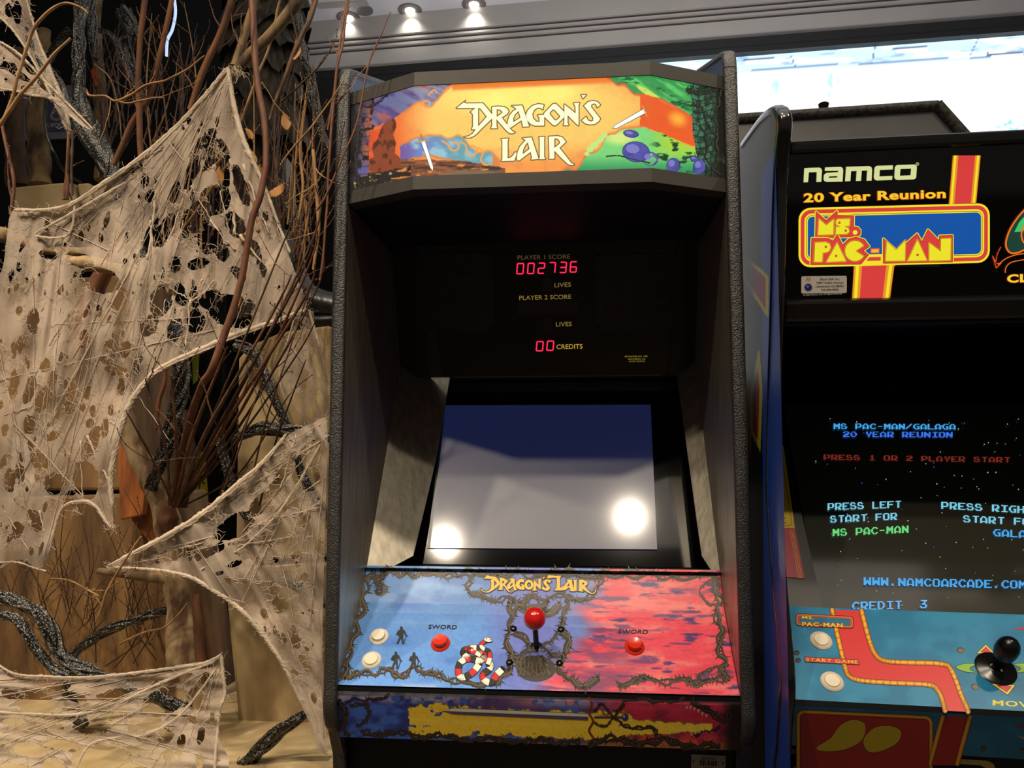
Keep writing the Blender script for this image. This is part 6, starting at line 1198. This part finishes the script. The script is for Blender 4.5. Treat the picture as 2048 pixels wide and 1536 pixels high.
cobweb('largest pale cobweb, hung from a peak on the thick branch down the left side', [(456, 132), (462, 190), (474, 250), (492, 300), (516, 350), (536, 400), (552, 450), (574, 500), (596, 560), (612, 612), (604, 624), (560, 640), (510, 655), (460, 676), (400, 700), (345, 722), (300, 750), (262, 800), (240, 850), (228, 900), (220, 960), (224, 1000), (226, 1056), (216, 1048), (190, 1012), (165, 1002), (128, 1012), (110, 1060), (96, 1110), (78, 1136), (40, 1118), (-30, 1112), (-40, 760), (-30, 600), (4, 540), (14, 470), (28, 418), (90, 420), (140, 408), (200, 370), (260, 330), (310, 292), (360, 244), (410, 190)],
 [(478, 548, 20, 10, 40), (350, 385, 26, 12, 110), (300, 392, 13, 9), (388, 330, 60, 12, 108), (420, 300, 44, 12, 100), (446, 330, 50, 15, 88), (482, 372, 46, 12, 72), (430, 400, 30, 34, 60), (390, 440, 44, 26, 120), (470, 450, 30, 18, 60), (330, 460, 40, 14, 115), (300, 470, 46, 10, 110), (420, 480, 30, 26), (500, 490, 26, 14, 50), (350, 530, 16, 12), (395, 528, 26, 11, 170), (445, 505, 18, 16),
  (322, 600, 34, 22, 110), (360, 590, 22, 13, 80), (462, 622, 46, 34, 20), (420, 598, 26, 16, 150), (392, 642, 18, 26, 10), (300, 650, 26, 16, 120), (388, 585, 13, 9), (500, 610, 12, 9), (350, 660, 16, 24, 10), (250, 700, 12, 18, 10), (225, 690, 9, 14), (232, 740, 11, 20), (210, 720, 9, 12), (280, 718, 8, 6), (240, 600, 14, 24, 15), (66, 640, 26, 12, 95), (42, 690, 20, 9, 100), (28, 700, 20, 6, 90), (92, 730, 14, 10), (28, 768, 30, 10, 100), (60, 780, 30, 11, 105), (85, 800, 34, 14, 115), (104, 762, 20, 9), (140, 780, 24, 12, 80), (138, 815, 15, 12, 170), (58, 848, 20, 12), (105, 872, 16, 9, 150), (72, 925, 22, 8, 70), (40, 945, 18, 10, 70), (108, 968, 22, 20, 100), (70, 1040, 26, 12, 60), (20, 960, 24, 12, 90), (85, 920, 18, 9, 60), (182, 886, 34, 14, 110), (180, 846, 12, 8), (36, 1060, 18, 12), (10, 860, 14, 8), (172, 960, 40, 26, 80), (140, 1000, 20, 14), (210, 855, 20, 7), (200, 560, 42, 26, 20), (160, 520, 30, 14, 20), (96, 508, 10, 18)],
 ymain, 11, ropes=[([(30, 420), (90, 420), (140, 410), (200, 372), (262, 330), (312, 290), (362, 244), (410, 192), (452, 140)], [7, 9, 12, 13, 12, 11, 11, 11, 12]), ([(224, 1010), (221, 960), (230, 900), (244, 848), (264, 802), (302, 752), (346, 724), (402, 700), (462, 674), (512, 656), (560, 640), (606, 622)], [8, 12, 14, 15, 15, 15, 15, 16, 16, 14, 12, 10]), ([(-20, 1128), (30, 1124), (70, 1136), (92, 1142)], [4, 4, 4, 3]), ([(78, 1136), (98, 1108), (108, 1060), (126, 1014), (160, 1003), (188, 1010), (216, 1048), (228, 1056)], [5, 8, 7, 6, 9, 8, 6, 4]), ([(456, 136), (466, 200), (480, 260), (498, 306), (520, 352), (540, 402), (558, 452), (580, 505)], [9, 12, 14, 13, 10, 8, 8, 6]), ([(150, 408), (136, 470), (70, 470), (120, 440), (200, 395), (250, 365)], [5, 6, 5, 6, 8, 6])],
 nrand=110, ang=98, ratio=2.3, size=(2.5, 8), bridges=[((380, 600), (372, 690), 7), ((332, 570), (385, 600), 5), ((430, 560), (385, 602), 6), ((492, 590), (462, 662), 3), ((330, 600), (322, 690), 3), ((405, 560), (380, 600), 6), ((300, 600), (345, 640), 3), ((345, 640), (380, 650), 5), ((245, 745), (340, 882), 2.2), ((382, 372), (440, 465), 4), ((340, 392), (322, 470), 3), ((368, 440), (350, 500), 4), ((440, 380), (460, 470), 4), ((462, 320), (470, 470), 10), ((486, 330), (540, 470), 7), ((420, 440), (470, 500), 5), ((372, 380), (330, 500), 8), ((312, 380), (296, 520), 9), ((480, 470), (560, 560), 8), ((300, 440), (312, 560), 6), ((60, 740), (56, 830), 3), ((96, 770), (72, 860), 4), ((118, 740), (110, 830), 3), ((160, 880), (166, 1010), 4), ((174, 870), (216, 960), 7), ((80, 1020), (96, 1100), 6)],
 curly=[(470, 138, 34, .3, 16, .0006), (400, 300, 34, 1.2, 20, .0005), (440, 300, 30, 1.5, 20, .0005), (340, 560, 34, 2, 22, .0005), (300, 640, 26, 2, 16, .0005), (150, 1020, 26, 1, 12, .0004), (360, 410, 26, 1.5, 12, .0005), (380, 470, 28, 1.3, 16, .0005), (220, 1050, 22, 1.2, 10, .0004)], fans=[((456, 140), 150, 14), ((28, 420), 26, 14), ((606, 622), 24, 10), ((80, 1130), 60, 16), ((224, 1040), 50, 12)])
cobweb('cobweb strips stretched across the upper left corner', [(-30, 78), (0, 84), (40, 110), (78, 150), (118, 190), (150, 222), (184, 256), (176, 258), (140, 232), (120, 214), (96, 196), (60, 192), (30, 182), (-30, 172)], [(40, 150, 26, 7, 30), (16, 132, 18, 8, 10), (92, 176, 26, 6, 40), (60, 140, 18, 5, 40)], lambda x, y: 1.36+0*x, 21, ropes=[([(-30, 78), (0, 84), (40, 110), (80, 152), (120, 192), (152, 224), (186, 258)], [5, 6, 6, 6, 6, 5, 4]), ([(-20, 174), (30, 182), (60, 190), (96, 196), (130, 222), (168, 254)], [4, 5, 5, 6, 5, 4])], nrand=8, ang=40, size=(2.5, 5))
cobweb('narrow cobweb hanging from the top edge at far left', [(-24, -20), (50, -20), (62, 30), (76, 84), (92, 120), (112, 170), (126, 200), (138, 240), (142, 268), (132, 262), (122, 236), (104, 196), (84, 156), (60, 112), (30, 66), (6, 40), (-20, 20)], [(18, 20, 16, 8, 80), (34, 24, 20, 9, 85), (60, 84, 20, 6, 60), (82, 130, 20, 5, 60), (112, 200, 18, 5, 65)], lambda x, y: 1.42+0*x, 22, ropes=[([(48, -20), (62, 30), (78, 84), (94, 122), (114, 172), (128, 204), (140, 262)], [5, 5, 6, 7, 8, 9, 7]), ([(-20, 22), (8, 42), (32, 68), (62, 114), (86, 158), (106, 198), (134, 258)], [4, 5, 5, 5, 6, 6, 6])], nrand=6, ang=60, size=(2.5, 5))
cobweb('thin brownish cobweb veil hanging over the beige block by the cabinet edge', [(590, 622), (622, 618), (630, 650), (642, 700), (652, 750), (657, 800), (656, 860), (640, 838), (618, 850), (600, 836), (580, 800), (562, 760), (558, 720), (574, 690), (584, 650)], [(610, 760, 30, 9, 80), (630, 720, 34, 6, 75), (596, 800, 20, 9, 80), (640, 800, 20, 7)], lambda x, y: 1.58+0*x, 23, ropes=[([(592, 626), (582, 660), (564, 720), (560, 760), (572, 800)], [5, 4, 4, 5, 3]), ([(618, 620), (632, 668), (646, 720), (655, 770)], [7, 7, 6, 4])], nrand=12, ang=85, size=(3, 7), dense=.6)
cobweb('cobweb stretched from a sharp tip at the trunk to the cabinet side', [(562, 882), (590, 862), (620, 850), (645, 836), (655, 850), (652, 1000), (648, 1150), (645, 1300), (650, 1440), (654, 1510), (636, 1486), (620, 1440), (596, 1390), (572, 1340), (548, 1300), (520, 1262), (490, 1228), (455, 1198), (420, 1176), (380, 1152), (330, 1142), (280, 1138), (222, 1136), (216, 1130), (270, 1104), (330, 1074), (386, 1040), (430, 1008), (478, 966), (520, 930)],
 [(470, 1052, 46, 22, 150), (420, 1102, 42, 10, 158), (350, 1110, 40, 10, 162), (520, 1010, 34, 14, 130), (560, 960, 40, 13, 120), (600, 930, 40, 12, 110), (622, 960, 26, 16, 110), (572, 1010, 34, 9, 135), (610, 1040, 22, 8, 120), (468, 1128, 14, 6, 160), (440, 1146, 10, 5, 160), (456, 1160, 9, 6), (518, 1166, 8, 6), (550, 1120, 8, 6, 60), (546, 1180, 12, 9), (560, 1210, 18, 15, 60), (528, 1228, 12, 7), (565, 1275, 14, 8, 70), (592, 1284, 14, 10, 70), (588, 1258, 10, 7), (606, 1318, 12, 7, 70), (615, 1336, 10, 6), (628, 1396, 12, 5, 75), (500, 1240, 5, 4), (604, 1160, 8, 20, 30), (636, 1090, 20, 6, 100), (592, 1110, 7, 12)],
 lambda x, y: 1.31+.0004*np.clip(x-400, 0, 300)*.3, 31, ropes=[([(217, 1132), (270, 1104), (330, 1074), (386, 1040), (430, 1008), (478, 966), (520, 930), (556, 890), (572, 868)], [6, 10, 13, 14, 14, 12, 10, 8, 5]), ([(222, 1134), (280, 1137), (330, 1142), (380, 1154), (420, 1176), (455, 1198), (490, 1228), (520, 1262), (548, 1300), (572, 1340), (596, 1390), (620, 1440), (648, 1500)], [4, 5, 6, 8, 9, 10, 11, 11, 10, 9, 8, 7, 5]), ([(400, 1140), (440, 1118), (480, 1098), (520, 1064), (560, 1020), (600, 960), (640, 890)], [4, 4, 3, 3, 3, 3, 3])], nrand=24, ang=60, size=(2.5, 6), bridges=[((430, 1010), (436, 1110), 4), ((500, 990), (560, 950), 3), ((480, 1070), (620, 900), 3), ((460, 1090), (640, 960), 3), ((556, 890), (640, 850), 4), ((520, 1060), (650, 1000), 3), ((592, 870), (560, 980), 4)], curly=[(432, 1030, 30, 1.5, 14, .0005), (580, 900, 24, 1.5, 12, .0005), (226, 1134, 14, 2.6, 5, .0003)], fans=[((222, 1133), 60, 5), ((648, 1500), 60, 10), ((650, 860), 60, 14)])
cobweb('lowest cobweb with large oval holes, hooked on a splinter at its top right corner', [(-40, 1300), (0, 1330), (30, 1348), (90, 1352), (160, 1354), (230, 1350), (300, 1342), (360, 1334), (410, 1326), (436, 1312), (446, 1318), (448, 1360), (450, 1390), (440, 1420), (434, 1470), (428, 1560), (-40, 1560)],
 [(70, 1404, 40, 24, 10), (150, 1395, 26, 10, 20), (120, 1375, 22, 7, 170), (330, 1402, 48, 26, 165), (230, 1388, 40, 9, 170), (388, 1396, 17, 22, 20), (310, 1367, 16, 6, 165), (366, 1356, 22, 6, 160), (410, 1360, 22, 8, 110), (105, 1452, 22, 8, 5), (182, 1452, 40, 16, 5), (270, 1452, 16, 12, 160), (302, 1448, 26, 12, 165), (330, 1472, 18, 14, 170), (284, 1476, 12, 7), (200, 1516, 62, 30, 170), (62, 1500, 36, 14, 5), (265, 1500, 18, 10), (122, 1488, 40, 12, 5), (258, 1540, 34, 14, 160), (30, 1446, 26, 10, 8), (24, 1390, 22, 10, 10), (362, 1490, 8, 22, 10), (402, 1470, 7, 20, 10), (336, 1510, 12, 12), (424, 1436, 5, 20, 8), (386, 1440, 10, 7), (250, 1430, 14, 7), (30, 1540, 30, 16, 5), (108, 1530, 24, 14, 5), (400, 1520, 7, 20, 10), (80, 1440, 12, 5), (226, 1432, 22, 8, 170)],
 lambda x, y: 1.30+.0002*x-.0003*np.clip(y-1400, -100, 150), 41, ropes=[([(-30, 1308), (0, 1332), (34, 1349), (90, 1353), (160, 1355), (230, 1350), (300, 1342), (360, 1334), (410, 1326), (442, 1310)], [4, 5, 5, 5, 5, 5, 6, 6, 7, 7]), ([(443, 1312), (447, 1356), (450, 1388), (440, 1420), (434, 1470), (428, 1550)], [7, 7, 7, 6, 6, 6]), ([(-20, 1424), (60, 1428), (140, 1430), (220, 1414), (290, 1380), (360, 1350), (430, 1322)], [6, 6, 6, 5, 5, 5, 5]), ([(150, 1540), (180, 1490), (240, 1474), (290, 1470), (360, 1430), (430, 1340)], [5, 6, 7, 6, 6, 4])], nrand=10, ang=5, size=(3, 6), threads=.6, fans=[((442, 1316), 70, 6), ((-30, 1420), 70, 30)])
